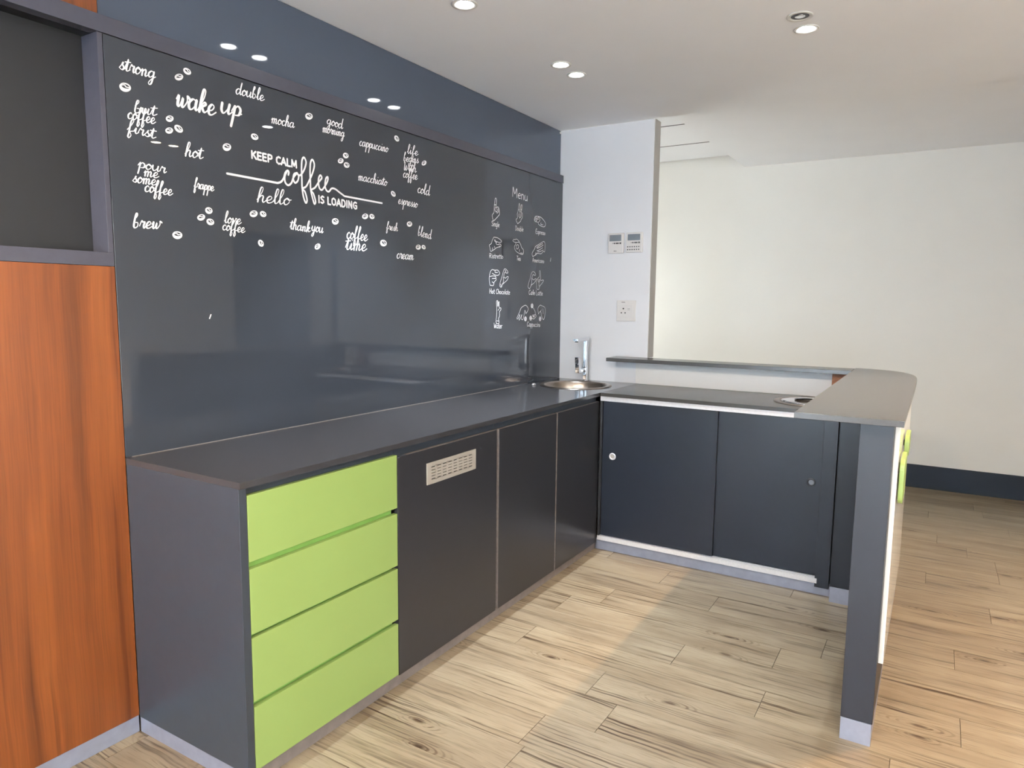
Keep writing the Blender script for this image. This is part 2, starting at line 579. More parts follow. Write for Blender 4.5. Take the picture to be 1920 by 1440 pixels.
framed_window('window_1', 'y', 0.2, 1.3, 0.25, 2.25, 1, 2, -4.08)
framed_window('window_5', 'y', 2.45, 3.8, 0.25, 2.25, 2, 2, -4.08)
framed_window('window_2', 'x', -1.85, 0.65, 0.55, 2.25, 2, 1, 4.03)
framed_window('door_1', 'x', 3.42, 3.93, 0.0, 2.09, 1, 3, 4.03)
framed_window('door_2', 'x', 3.94, 4.45, 0.0, 2.09, 1, 3, 4.03)
framed_window('window_3', 'x', 4.76, 4.86, 0.0, 2.09, 1, 4, 4.03)
framed_window('window_4', 'x', 3.3, 4.9, 0.85, 1.85, 2, 1, -1.08)

# ------------------------------------------------------------------ glass splashback with its lettering
gs = thing('glass_splashback', (0, 1.44, ZC), 'grey back-painted glass panel covered in white coffee lettering above the long worktop', 'splashback')
box('glass_sheet', K['glass'], -0.010, 0.0, 0.0015, YB - 0.002, ZC + 0.0005, ZR0 - 0.002, 0.0008, gs)
up_ = box('gloss_wall_panel', K['upper'], -0.032, -0.020, 0.0015, YB - 0.002, ZR1 - 0.004, ZCEIL - 0.002, 0.0008)
tag(up_, 'glossy dark grey panel under the ceiling, mirroring the downlights', 'wall panel')
struct(MB().box(-0.035, 0.004, -3.0, YB - 0.001, ZR0, ZR1, 0.001).build('trim_2', K['rail']), 'grey laminate rail running between the two wall panels')

# brush script: every letter is a set of strokes on a unit x-height
GL = {
 'a': ([[(.75, .85), (.45, 1), (.1, .6), (.15, .1), (.4, 0), (.7, .4), (.8, .95)], [(.8, .95), (.76, .4), (.85, .02), (1.15, .3)]], 1.08),
 'b': ([[(.08, 1.2), (.4, 1.75), (.42, 2.12), (.28, 2.15), (.18, 1.6), (.12, .35), (.3, 0), (.6, .25), (.58, .75), (.32, .8)]], .85),
 'c': ([[(.7, .8), (.5, 1), (.14, .6), (.2, .1), (.5, 0), (.92, .35)]], .82),
 'd': ([[(.75, .85), (.45, 1), (.1, .6), (.15, .1), (.4, 0), (.7, .5), (.86, 1.5), (.92, 2.1)], [(.92, 2.1), (.82, 1.2), (.78, .4), (.88, .02), (1.15, .3)]], 1.08),
 'e': ([[(0, .3), (.45, .45), (.65, .8), (.42, 1), (.14, .6), (.2, .08), (.5, 0), (.92, .35)]], .82),
 'f': ([[(0, .3), (.4, 1.2), (.62, 2), (.45, 2.2), (.3, 1.6), (.22, 0), (.14, -.8)], [(.14, -.8), (.3, -1.0), (.5, -.5), (.35, .05), (.85, .35)]], .76),
 'g': ([[(.75, .85), (.45, 1), (.1, .6), (.15, .15), (.4, .08), (.7, .45), (.8, .95)], [(.8, .95), (.74, 0), (.6, -.8), (.35, -1.05), (.2, -.8), (.55, -.2), (1.1, .3)]], 1.04),
 'h': ([[(0, .3), (.4, 1.3), (.52, 2.05), (.34, 2.2), (.2, 1.5), (.1, 0)], [(.12, .4), (.42, .95), (.64, .85), (.6, .3), (.72, 0), (1, .3)]], .95),
 'i': ([[(0, .3), (.24, .95), (.2, .3), (.32, 0), (.6, .3)], [(.3, 1.42), (.33, 1.5)]], .54),
 'k': ([[(0, .3), (.4, 1.3), (.52, 2.05), (.34, 2.2), (.2, 1.5), (.1, 0)], [(.15, .45), (.5, .98), (.66, .8), (.3, .5)], [(.3, .5), (.6, .05), (.95, .3)]], .9),
 'l': ([[(0, .3), (.4, 1.3), (.52, 2.05), (.34, 2.2), (.2, 1.4), (.2, .3), (.35, 0), (.65, .3)]], .58),
 'm': ([[(0, .6), (.2, .95), (.18, 0)], [(.2, .5), (.5, .98), (.62, .7), (.56, 0)], [(.58, .5), (.9, .98), (1.04, .7), (.98, .2), (1.1, 0), (1.4, .3)]], 1.36),
 'n': ([[(0, .6), (.2, .95), (.18, 0)], [(.2, .5), (.54, .98), (.68, .7), (.62, .2), (.74, 0), (1.05, .3)]], 1.0),
 'o': ([[(.42, 1), (.12, .6), (.16, .1), (.4, 0), (.7, .4), (.66, .85), (.42, 1), (.62, .75), (.92, .8)]], .82),
 'p': ([[(0, .4), (.25, 1), (.2, 0), (.1, -1.1)], [(.2, .5), (.5, 1), (.8, .7), (.7, .15), (.38, .05)], [(.5, .06), (.95, .3)]], .9),
 'r': ([[(0, .3), (.2, 1.08), (.35, .9), (.6, .92), (.52, .4), (.6, 0), (.85, .3)]], .75),
 's': ([[(0, .2), (.4, .95), (.46, 1.1), (.35, .8), (.6, .35), (.42, 0), (.1, .12)], [(.42, 0), (.8, .3)]], .7),
 't': ([[(0, .3), (.36, 1.7), (.24, .3), (.4, 0), (.75, .3)], [(-.05, 1.22), (.7, 1.34)]], .64),
 'u': ([[(.1, .96), (.1, .3), (.32, 0), (.62, .4), (.78, .95)], [(.78, .95), (.72, .3), (.82, 0), (1.1, .3)]], 1.04),
 'v': ([[(0, .75), (.18, .98), (.3, .06), (.38, .05), (.66, .75), (.7, 1.02), (.9, .92)]], .98),
 'w': ([[(0, .6), (.18, 1), (.18, .1), (.38, .05), (.6, .85), (.58, .15), (.75, 0), (1.05, .6), (1, 1.1), (1.25, .92)]], 1.16),
 'W': ([[(0, 1.5), (.2, 1.7), (.22, .1), (.4, .05), (.65, 1.1), (.62, .1), (.8, .05), (1.1, .9), (1.1, 1.7)]], 1.2),
 'y': ([[(0, .4), (.2, .95), (.15, .3), (.35, .05), (.65, .4), (.8, .95)], [(.8, .95), (.72, 0), (.55, -.85), (.32, -1.05), (.2, -.8), (.55, -.2), (1.1, .3)]], 1.04),
}
# plain felt-pen print for the drinks menu
PG = {
 'A': ([[(0, 0), (.4, 1.7), (.8, 0)], [(.15, .6), (.65, .6)]], 1.0), 'C': ([[(.8, 1.4), (.5, 1.7), (.1, 1), (.2, .15), (.5, 0), (.85, .3)]], 1.0),
 'D': ([[(.1, 0), (.1, 1.7)], [(.1, 1.7), (.6, 1.5), (.8, .85), (.6, .15), (.1, 0)]], 1.0), 'E': ([[(.75, 1.7), (.1, 1.7), (.1, 0), (.75, 0)], [(.1, .9), (.6, .9)]], .95),
 'H': ([[(.1, 0), (.1, 1.7)], [(.8, 0), (.8, 1.7)], [(.1, .85), (.8, .85)]], 1.05), 'L': ([[(.1, 1.7), (.1, 0), (.7, 0)]], .85),
 'M': ([[(.05, 0), (.1, 1.8), (.5, .6), (.9, 1.7), (1, 0)]], 1.2), 'R': ([[(.1, 0), (.1, 1.7)], [(.1, 1.7), (.7, 1.5), (.6, .95), (.1, .85)], [(.25, .85), (.8, 0)]], 1.0),
 'S': ([[(.75, 1.5), (.45, 1.7), (.1, 1.3), (.5, .85), (.75, .4), (.45, 0), (.05, .2)]], .95), 'T': ([[(.45, 0), (.45, 1.7)], [(0, 1.7), (.9, 1.7)]], .9),
 'W': ([[(0, 1.7), (.25, 0), (.5, 1.2), (.75, 0), (1, 1.7)]], 1.15),
 'a': ([[(.65, .9), (.3, 1), (.05, .5), (.25, 0), (.6, .3), (.65, .9), (.7, 0)]], .85), 'b': ([[(.1, 1.7), (.1, 0), (.5, 0), (.65, .5), (.4, .9), (.1, .7)]], .8),
 'c': ([[(.6, .85), (.3, 1), (.05, .5), (.25, 0), (.6, .15)]], .75), 'd': ([[(.65, 1.7), (.65, 0)], [(.65, .8), (.3, 1), (.05, .5), (.25, 0), (.65, .3)]], .85),
 'e': ([[(.1, .5), (.6, .6), (.4, 1), (.08, .6), (.2, .05), (.6, .1)]], .75), 'f': ([[(.55, 1.6), (.3, 1.7), (.25, 0)], [(0, .95), (.5, 1)]], .6),
 'g': ([[(.65, .9), (.3, 1), (.05, .5), (.25, 0), (.6, .3), (.65, .9), (.6, -.6), (.2, -.6)]], .85), 'h': ([[(.1, 1.7), (.1, 0)], [(.1, .6), (.4, 1), (.6, .7), (.6, 0)]], .8),
 'i': ([[(.15, .95), (.15, 0)], [(.15, 1.35), (.16, 1.42)]], .38), 'l': ([[(.15, 1.7), (.15, 0)]], .38),
 'm': ([[(.1, 1), (.1, 0)], [(.1, .7), (.35, 1), (.5, .7), (.5, 0)], [(.5, .7), (.75, 1), (.9, .7), (.9, 0)]], 1.1),
 'n': ([[(.1, 1), (.1, 0)], [(.1, .7), (.4, 1), (.6, .7), (.6, 0)]], .8), 'o': ([[(.35, 1), (.05, .5), (.3, 0), (.65, .5), (.35, 1)]], .8),
 'p': ([[(.1, 1), (.1, -.7)], [(.1, .8), (.4, 1), (.65, .5), (.4, 0), (.1, .15)]], .8), 'r': ([[(.1, 1), (.1, 0)], [(.1, .6), (.3, .95), (.55, .95)]], .6),
 's': ([[(.55, .9), (.3, 1), (.1, .75), (.5, .35), (.35, 0), (.05, .1)]], .68), 't': ([[(.25, 1.5), (.25, .1), (.5, 0)], [(0, 1), (.5, 1)]], .6),
 'u': ([[(.1, 1), (.1, .2), (.35, 0), (.6, .3), (.6, 1), (.65, 0)]], .82), ' ': ([], .55),
 '1': ([[(.1, .7), (.3, 1), (.3, 0)]], .6), '2': ([[(.05, .8), (.3, 1), (.55, .75), (.05, 0), (.6, 0)]], .7), '3': ([[(.05, .9), (.4, 1), (.3, .55), (.55, .25), (.25, 0), (.05, .1)]], .7),
}
# capitals of the plain sans lines
SG = {
 'K': ([[(.1, 0), (.1, 1)], [(.6, 1), (.12, .45)], [(.25, .58), (.65, 0)]], .78), 'E': ([[(.55, 1), (.1, 1), (.1, 0), (.55, 0)], [(.1, .52), (.5, .52)]], .72),
 'P': ([[(.1, 0), (.1, 1), (.42, 1), (.6, .88), (.6, .6), (.42, .45), (.1, .45)]], .74), 'C': ([[(.65, .9), (.42, 1), (.15, .8), (.1, .5), (.15, .2), (.42, 0), (.65, .1)]], .78),
 'A': ([[(.02, 0), (.35, 1), (.68, 0)], [(.14, .32), (.56, .32)]], .8), 'L': ([[(.1, 1), (.1, 0), (.52, 0)]], .66),
 'M': ([[(.1, 0), (.14, 1), (.44, .2), (.74, 1), (.78, 0)]], 1.0), 'I': ([[(.12, 0), (.12, 1)]], .36),
 'S': ([[(.55, .9), (.32, 1), (.1, .78), (.2, .58), (.48, .42), (.55, .2), (.32, 0), (.08, .1)]], .72), 'O': ([[(.4, 1), (.14, .82), (.1, .5), (.14, .18), (.4, 0), (.66, .18), (.7, .5), (.66, .82), (.4, 1)]], .9),
 'D': ([[(.1, 0), (.1, 1), (.35, 1), (.6, .82), (.66, .5), (.6, .18), (.35, 0), (.1, 0)]], .84), 'N': ([[(.1, 0), (.1, 1), (.62, 0), (.62, 1)]], .84),
 'G': ([[(.66, .9), (.42, 1), (.15, .8), (.1, .5), (.15, .2), (.42, 0), (.67, .1), (.67, .48), (.42, .48)]], .86), ' ': ([], .42),
}


def smooth_path(p, n=6):
    if len(p) < 3:
        return [Vector(q) for q in p]
    P = [Vector(p[0])] + [Vector(q) for q in p] + [Vector(p[-1])]
    out = []
    for i in range(1, len(P) - 2):
        a, b, c, d = P[i - 1], P[i], P[i + 1], P[i + 2]
        for k in range(n):
            t = k / n
            out.append(0.5 * ((2 * b) + (c - a) * t + (2 * a - 5 * b + 4 * c - d) * t * t + (3 * b - a - 3 * c + d) * t ** 3))
    out.append(P[-2])
    return out


LAYER = [0]


def ribbon(m, path, wmin, wmax, x=0.0009):
    """a brushed line on the glass: broad on down strokes, fine on up strokes; path is (y, z)"""
    path = [q for i, q in enumerate(path) if i == 0 or (q - path[i - 1]).length > 1e-6]
    n = len(path)
    if n < 2:
        return
    ws = []
    for i in range(n):
        d = (path[min(i + 1, n - 1)] - path[max(i - 1, 0)])
        d = d / max(d.length, 1e-9)
        ws.append(wmin + (wmax - wmin) * max(0.0, -d.y * 0.9 + d.x * 0.15) ** 0.7)
    for _ in range(2):
        ws = [(ws[max(i - 1, 0)] + ws[i] * 2 + ws[min(i + 1, n - 1)]) / 4 for i in range(n)]
    # crossing strokes lie a hair above each other so that no two faces coincide
    LAYER[0] += 1
    x0 = x + 0.000045 * (LAYER[0] % 14)
    prev = None
    for i in range(n):
        x = x0 + 0.00004 * i / n
        d = (path[min(i + 1, n - 1)] - path[max(i - 1, 0)])
        d = d / max(d.length, 1e-9)
        nn = Vector((-d.y, d.x)) * ws[i] / 2
        a, b = path[i] + nn, path[i] - nn
        cur = (m.bm.verts.new((x, a.x, a.y)), m.bm.verts.new((x, b.x, b.y)))
        if prev:
            m.bm.faces.new((prev[0], prev[1], cur[1], cur[0]))
        prev = cur
    for c, w, x in ((path[0], ws[0], x0 - 0.00002), (path[-1], ws[-1], x0 + 0.00006)):
        m.bm.faces.new([m.bm.verts.new((x, c.x + w / 2 * math.cos(a * math.pi / 4), c.y + w / 2 * math.sin(a * math.pi / 4))) for a in range(8)])


def write(m, text, y0, z0, y1, z1, xh, font, wmin, wmax, slant, x=0.0009, curve=True):
    """set a line of text from (y0, z0) to (y1, z1) on the glass, x-height xh; all in metres"""
    adv = sum(font[c][1] for c in text)
    base, dirv = Vector((y0, z0)), Vector((y1 - y0, z1 - z0))
    ux = dirv / adv
    cx = 0.0
    for c in text:
        for s in font[c][0]:
            for p in ([smooth_path(s)] if curve else [[Vector(a), Vector(b)] for a, b in zip(s, s[1:])]):
                ribbon(m, [base + ux * (cx + q.x) + Vector((slant * xh * q.y, xh * q.y)) for q in p], wmin, wmax, x)
        cx += font[c][1]


T4 = 1e-4   # the lists below are in tenths of a millimetre on the glass
WORDS = [
 ('script lettering reading strong', [('strong', 439, 20600, 1539, 20607, 203, 1)]),
 ('script lettering reading double', [('double', 4437, 20897, 5614, 20935, 190, 1)]),
 ('large script lettering reading wake up', [('wake', 2196, 19989, 3591, 19976, 337, 1.45), ('up', 3801, 20136, 4622, 20163, 336, 1.5)]),
 ('three-line script lettering reading but coffee first', [('but', 809, 19444, 1517, 19511, 174, 0.95), ('coffee', 603, 19236, 1470, 19254, 181, 0.95), ('first', 582, 18855, 1447, 18811, 174, 0.95)]),
 ('script lettering reading hot', [('hot', 2436, 18475, 3067, 18485, 204, 1)]),
 ('script lettering reading mocha', [('mocha', 5916, 20257, 6970, 20293, 182, 0.9)]),
 ('two-line script lettering reading good morning', [('good', 8613, 20801, 9477, 20779, 186, 0.9), ('morning', 8380, 20449, 9559, 20483, 176, 0.9)]),
 ('script lettering reading cappuccino', [('cappuccino', 10411, 20321, 12192, 20367, 188, 0.85)]),
 ('script lettering reading macchiato', [('macchiato', 10318, 18902, 12101, 18920, 189, 0.85)]),
 ('script lettering reading hello', [('hello', 5179, 17376, 6673, 17436, 240, 1.1)]),
 ('four-line script lettering reading pour me some coffee', [('pour', 856, 17854, 1748, 17822, 161, 0.95), ('me', 1028, 17629, 1491, 17628, 162, 0.95), ('some', 666, 17392, 1409, 17397, 169, 0.95), ('coffee', 1020, 17165, 1930, 17158, 180, 0.95)]),
 ('script lettering reading frappe', [('frappe', 2712, 17509, 3441, 17499, 156, 0.9)]),
 ('script lettering reading brew', [('brew', 593, 16024, 1483, 16084, 203, 1.1)]),
 ('two-line script lettering reading love coffee', [('love', 3809, 16499, 4473, 16511, 182, 0.9), ('coffee', 3715, 16258, 4616, 16231, 173, 0.9)]),
 ('script lettering reading thank you', [('thank', 6643, 16559, 7636, 16520, 190, 1), ('you', 7692, 16586, 8298, 16548, 196, 1)]),
 ('two-line script lettering reading coffee time', [('coffee', 9583, 16457, 10811, 16435, 253, 1.05), ('time', 9511, 15997, 10737, 16014, 276, 1.05)]),
 ('small script lettering reading fresh', [('fresh', 12036, 17041, 12784, 17028, 163, 0.8)]),
 ('script lettering reading espresso', [('espresso', 12836, 18256, 14189, 18229, 191, 0.85)]),
 ('script lettering reading cold', [('cold', 14195, 18932, 15110, 18896, 221, 0.9)]),
 ('script lettering reading blend', [('blend', 14217, 16962, 15223, 16873, 211, 0.85)]),
 ('script lettering reading cream', [('cream', 12695, 15826, 13895, 15811, 217, 0.9)]),
 ('four-line script lettering reading life begins with coffee', [('life', 13488, 20557, 14248, 20599, 190, 0.85), ('begins', 13225, 20171, 14284, 20258, 190, 0.85), ('With', 13221, 19797, 14125, 19812, 202, 0.85), ('coffee', 13180, 19463, 14200, 19500, 202, 0.85)]),
]
PRINT = [
 ('Menu', 22653, 19862, 24400, 19811, 295, 1.6),
 ('Single', 20514, 18017, 21322, 18019, 161, 1),
 ('Double', 23003, 18006, 23934, 18025, 156, 1),
 ('Espresso', 25385, 18047, 26593, 18039, 149, 1),
 ('Ristretto', 20315, 16286, 21760, 16335, 145, 1),
 ('Tea', 23190, 16336, 23643, 16320, 140, 1),
 ('Americano', 25032, 16325, 26505, 16337, 147, 1),
 ('Hot Chocolate', 20349, 14376, 22505, 14352, 155, 1),
 ('Cafe Latte', 24637, 14385, 26383, 14351, 161, 1),
 ('Water', 20828, 12471, 21698, 12435, 168, 1),
 ('Cappuccino', 24492, 12492, 26133, 12414, 158, 1),
]
BEANS = [
 (593, 20120, 169, -16, 50, 125),
 (2649, 21136, 122, -51, 62, 83),
 (2353, 20882, 150, 52, -4, 96),
 (1972, 19526, 133, 29, 5, 95),
 (2265, 19280, 129, -72, 71, 86),
 (1937, 19157, 133, 33, -1, 90),
 (4024, 19047, 165, 2, 35, 126),
 (5179, 19618, 138, -51, 72, 93),
 (2058, 15933, 172, -7, 23, 118),
 (3236, 16841, 125, -45, 59, 96),
 (2938, 16586, 146, 49, -24, 91),
 (3276, 16474, 132, -49, 58, 93),
 (5032, 16936, 170, 48, -24, 106),
 (5444, 16971, 119, -63, 74, 81),
 (5308, 15923, 72, -111, 99, 50),
 (7717, 20886, 180, -3, 53, 124),
 (9633, 19771, 119, -63, 102, 89),
 (9342, 19511, 148, 74, -56, 79),
 (9675, 19402, 130, -61, 97, 91),
 (12790, 21069, 110, -102, 117, 66),
 (12523, 18637, 112, -103, 108, 59),
 (8983, 17076, 181, -17, 47, 123),
 (10710, 17461, 172, 73, -65, 91),
 (11133, 17498, 111, -78, 107, 71),
 (8004, 16002, 113, 107, -94, 53),
 (11844, 16433, 160, -95, 140, 103),
 (14707, 20339, 135, 121, -114, 39),
 (13624, 17430, 184, -13, 48, 115),
 (14252, 16427, 154, 79, -101, 84),
 (14655, 16456, 103, -84, 108, 55),
]
ICONS = [
 ('single', [[(20684, 18327), (20581, 18582), (20754, 18761), (20775, 19030), (20854, 19466), (20919, 19541), (20995, 19470), (20974, 19187), (20951, 19051), (21178, 19092), (21283, 18929), (21302, 18715), (21160, 18592), (20959, 18449), (20759, 18322), (20684, 18327)], [(20773, 19163), (20974, 19187)], [(20875, 19042), (20852, 18879), (20979, 18814)], [(21027, 19007), (21080, 18879), (20954, 18784)], [(21179, 19024), (21207, 18866), (21056, 18742)]]),
 ('double', [[(23273, 18398), (23074, 18603), (23238, 18733), (23205, 18954), (23259, 19045), (23363, 19394), (23388, 19538), (23461, 19547), (23492, 19410), (23453, 19123), (23566, 19108), (23616, 19425), (23670, 19522), (23739, 19496), (23704, 19265), (23652, 19075), (23766, 19045), (23772, 18818), (23633, 18661), (23579, 18570), (23384, 18466), (23273, 18398)], [(23372, 18973), (23376, 18832), (23489, 18788)], [(23512, 19017), (23515, 18875)], [(23654, 19004), (23629, 18859), (23462, 18728)], [(23312, 19191), (23451, 19207)], [(23620, 19255), (23704, 19265)]]),
 ('espresso', [[(25209, 18913), (25326, 19043), (25754, 19075), (26130, 19011), (26582, 18758), (26430, 18532), (25957, 18546), (25675, 18637), (25642, 18723), (25274, 18744), (25181, 18823), (25209, 18913)], [(25269, 18935), (25512, 18946), (25694, 19039)], [(25211, 18840), (25515, 18857), (25728, 18939)], [(25417, 19053), (25390, 18947)], [(25454, 18851), (25426, 18760)], [(25756, 19031), (25884, 18896), (25703, 18729)], [(26014, 18730), (25985, 18638), (26268, 18636)]]),
 ('ristretto', [[(20755, 17435), (21149, 17423), (21523, 17302), (21496, 17224), (21266, 17191), (21095, 17208), (20983, 17124), (21098, 17057), (21382, 17109), (21499, 17042), (21385, 16958), (21100, 16907), (20819, 16782), (20459, 16652), (20374, 16840), (20318, 16969), (20509, 17073), (20590, 17243), (20755, 17435)], [(20812, 17291), (20925, 17270), (20955, 17152)], [(20812, 17291), (20869, 17220), (21095, 17208)], [(20651, 16860), (20597, 16736)], [(20817, 16946), (20874, 16861)], [(21298, 17027), (21327, 16969)]]),
 ('tea', [[(22737, 17399), (22858, 17487), (22981, 17465), (23103, 17522), (23290, 17490), (23448, 17392), (23262, 17346), (22922, 17335), (22737, 17399)], [(23448, 17392), (23609, 17262), (23739, 17080), (23947, 16951), (23876, 16705), (23431, 16741), (23118, 16831), (22960, 16962), (22927, 17085), (23048, 17219), (23107, 17334)], [(23141, 17164), (23296, 17222), (23391, 17134), (23301, 16986), (23145, 16990), (23141, 17164)], [(23489, 16967), (23492, 16840)], [(23620, 16769), (23842, 16767)]]),
 ('americano', [[(25057, 16649), (24985, 16841), (25280, 17124), (25377, 17263), (25852, 17447), (26370, 17638), (26552, 17517), (26531, 17043), (26354, 17048), (26078, 16879), (25593, 16881), (25426, 16771), (25057, 16649)], [(25515, 17207), (25992, 17408), (26269, 17512)], [(25585, 17162), (26065, 17313), (26342, 17434)], [(25555, 17027), (25863, 17098), (26277, 17261)], [(25659, 16985), (25935, 17003), (26351, 17132)], [(25422, 16903), (25392, 16768)]]),
 ('hot chocolate', [[(20399, 14823), (20329, 15076), (20337, 15316), (20445, 15560), (20610, 15673), (20835, 15653), (21175, 15668), (21290, 15597), (21378, 15509), (21236, 15396), (20951, 15385), (20613, 15477)], [(20919, 15657), (20904, 15535), (21177, 15546)], [(20393, 15288), (20615, 15327), (20924, 15323), (20982, 15219), (20616, 15191)], [(20982, 15219), (21012, 15129), (20815, 15001), (20733, 14817), (20399, 14823)], [(20619, 15010), (20760, 14954)], [(21388, 14849), (21443, 15020), (21585, 15271), (21754, 15617), (21870, 15761), (22047, 15753), (22228, 15637), (22229, 15559), (22051, 15552), (21931, 15593), (21845, 15497), (21818, 15341), (21967, 15253), (22173, 15354), (22293, 15327), (22177, 15167), (21941, 15035), (21678, 14903), (21564, 14746), (21418, 14773), (21388, 14849)], [(21760, 15308), (21793, 15062), (21678, 14919)], [(21930, 15686), (22049, 15645)], [(21503, 14914), (21534, 14807)]]),
 ('cafe latte', [[(24539, 14851), (24632, 15084), (24791, 15352), (24918, 15621), (25082, 15753), (25285, 15735), (25439, 15608), (25359, 15539), (25154, 15581), (25055, 15494), (25025, 15360), (25197, 15267), (25432, 15358), (25503, 15277), (25303, 15104), (24936, 14944), (24774, 14758), (24607, 14770), (24539, 14851)], [(24958, 15358), (24978, 15127), (24902, 14959)], [(25585, 14827), (25579, 15011), (25538, 15245), (25775, 15420), (25911, 15492), (25902, 15795), (26006, 15833), (26066, 15464), (26093, 15262), (26339, 15304), (26447, 15257), (26205, 15062), (25930, 14886), (25865, 14715), (25622, 14727), (25585, 14827)], [(25708, 15317), (25783, 15151)], [(25846, 15355), (25853, 15120)], [(25951, 15325), (25922, 15156)], [(25853, 15120), (25859, 14918)]]),
 ('water', [[(21064, 12841), (21037, 12925), (21086, 13119), (21106, 13535), (21076, 13784), (21074, 13950), (21176, 13992), (21230, 13868), (21259, 13673), (21281, 13896), (21344, 13910), (21364, 13590), (21521, 13590), (21523, 13478), (21394, 13367), (21397, 13143), (21295, 12977), (21349, 12836), (21299, 12711), (21091, 12743), (21012, 12842)], [(21115, 12868), (21297, 12851)], [(21177, 13978), (21181, 13673)], [(21236, 13451), (21339, 13534)]]),
 ('cappuccino', [[(24343, 13246), (24546, 13409), (24602, 13558), (24330, 13736), (24038, 13691), (23751, 13559), (23584, 13325), (23305, 13007), (23392, 12947), (23644, 13208), (23535, 12916), (23622, 12900), (23875, 13206), (23793, 12971), (23941, 12881), (24054, 13027), (24192, 13381), (24220, 13440), (24343, 13246)], [(25869, 13204), (25795, 13556), (26042, 13740), (26233, 13725), (26687, 13586), (26701, 13182), (26580, 12903), (26452, 12873), (26252, 13093), (26116, 13371), (25869, 13204)], [(26431, 13525), (26473, 13215)], [(26209, 13463), (26116, 13371)], [(25206, 13587), (25427, 13375), (25463, 13192)], [(25096, 13135), (25495, 13161), (25560, 13069), (25317, 12920), (25071, 12954)], [(25160, 13059), (25312, 13087), (25375, 13041), (25191, 13028)]]),
]
DISCS = [(25050, 13708, 1), (24279, 12935, 1), (24900, 12971, 2), (26067, 12910, 3)]
COFFEE = [[(3991, 18164), (6128, 18163), (6291, 18230), (6421, 18387), (6492, 18571), (6608, 18684), (6667, 18635), (6641, 18537)], [(6588, 18659), (6475, 18467), (6481, 18251), (6613, 18155), (6773, 18258), (6895, 18496), (7059, 18669)], [(7059, 18669), (6918, 18602), (6869, 18419), (6951, 18292), (7084, 18385), (7133, 18570), (7059, 18669), (7129, 18599), (7238, 18630), (7406, 18835), (7514, 19132), (7420, 19301), (7319, 19191), (7285, 18889), (7287, 18482), (7291, 18148), (7349, 17821), (7452, 17616), (7520, 17730), (7430, 18018), (7310, 18121), (7486, 18232), (7643, 18461), (7829, 18791), (7930, 19109), (7844, 19290), (7740, 19170), (7705, 18846), (7707, 18433), (7718, 18133), (7801, 17842), (7886, 17632), (7951, 17728), (7856, 18001), (7738, 18125), (7941, 18259), (8138, 18497), (8299, 18674), (8228, 18767), (8131, 18611), (8148, 18308), (8275, 18211), (8426, 18348), (8602, 18605), (8617, 18762), (8509, 18668), (8464, 18392), (8539, 18228), (8672, 18208), (8809, 18340), (9000, 18351), (9272, 18239), (9521, 18137), (11776, 18136)]]
KEEP = [(5004, 18856), (7102, 18859), (5013, 19104)]
LOADING = [(8089, 17707), (10270, 17703), (8097, 17975)]
TICKS = [[(3099, 13246), (3155, 13372)], [(27283, 16488), (27346, 16690)]]

for lab, lines in WORDS:
    mb = MB()
    for (t, y0, z0, y1, z1, h, wt) in lines:
        xh = h * T4
        write(mb, t, y0 * T4, z0 * T4, y1 * T4, z1 * T4, xh, GL, 0.0016 + xh * 0.055 * wt, 0.0024 + xh * 0.16 * wt, 0.18)
    o = mb.build('script_lettering', K['vinyl'], gs)
    o['label'] = 'white ' + lab

mb = MB()
for s in COFFEE:
    pts = [(a * T4, b * T4) for a, b in s]
    if s is COFFEE[0]:
        ribbon(mb, [Vector(pts[0])] + smooth_path(pts[1:], 8), 0.0076, 0.0076)
    elif s is COFFEE[2]:
        ribbon(mb, smooth_path(pts[:-1], 8) + [Vector(pts[-1])], 0.0072, 0.0076)
    else:
        ribbon(mb, smooth_path(pts, 8), 0.0076, 0.0076)
o = mb.build('script_lettering', K['vinyl'], gs)
o['label'] = 'large looping word coffee drawn as one thin line across the glass'
for txt, q in (('KEEP CALM', KEEP), ('IS LOADING', LOADING)):
    mb = MB()
    (y0, z0), (y1, z1), (yt, zt) = q
    write(mb, txt, y0 * T4, z0 * T4, y1 * T4, z1 * T4, (zt - z0) * T4, SG, 0.0068, 0.0072, 0.0, curve=False)
    o = mb.build('block_lettering', K['vinyl'], gs)
    o['label'] = 'white capitals reading ' + txt.lower()

for (cy, cz, ay, az, by, bz) in BEANS:
    mb = MB()
    c, a, b = Vector((cy, cz)) * T4, Vector((ay, az)) * T4, Vector((by, bz)) * T4
    n = 26
    outer, inner = [], []
    for i in range(n):
        th = 2 * math.pi * i / n
        k = 1.0 + 0.10 * max(0.0, -math.sin(th))
        outer.append(c + a * math.cos(th) + b * math.sin(th) * k)
        inner.append(c + a * 0.70 * math.cos(th) + b * (0.48 * math.sin(th) + 0.20))
    V = lambda q: mb.bm.verts.new((0.0009, q.x, q.y))
    vo_, vi_ = [V(q) for q in outer], [V(q) for q in inner]
    for i in range(n):
        j = (i + 1) % n
        mb.bm.faces.new((vo_[i], vo_[j], vi_[j], vi_[i]))
    seam = [(-.70, .16), (-.25, .42), (.15, .10), (.70, .26)]
    seam2 = [(.70, .26), (.2, .36), (-.1, .02), (-.70, .16)]
    pl = smooth_path([tuple(c + a * s + b * t) for s, t in seam], 5)
    ribbon(mb, pl, 0.0026, 0.0040)
    mb.build('coffee_bean_decal', K['vinyl'], gs)

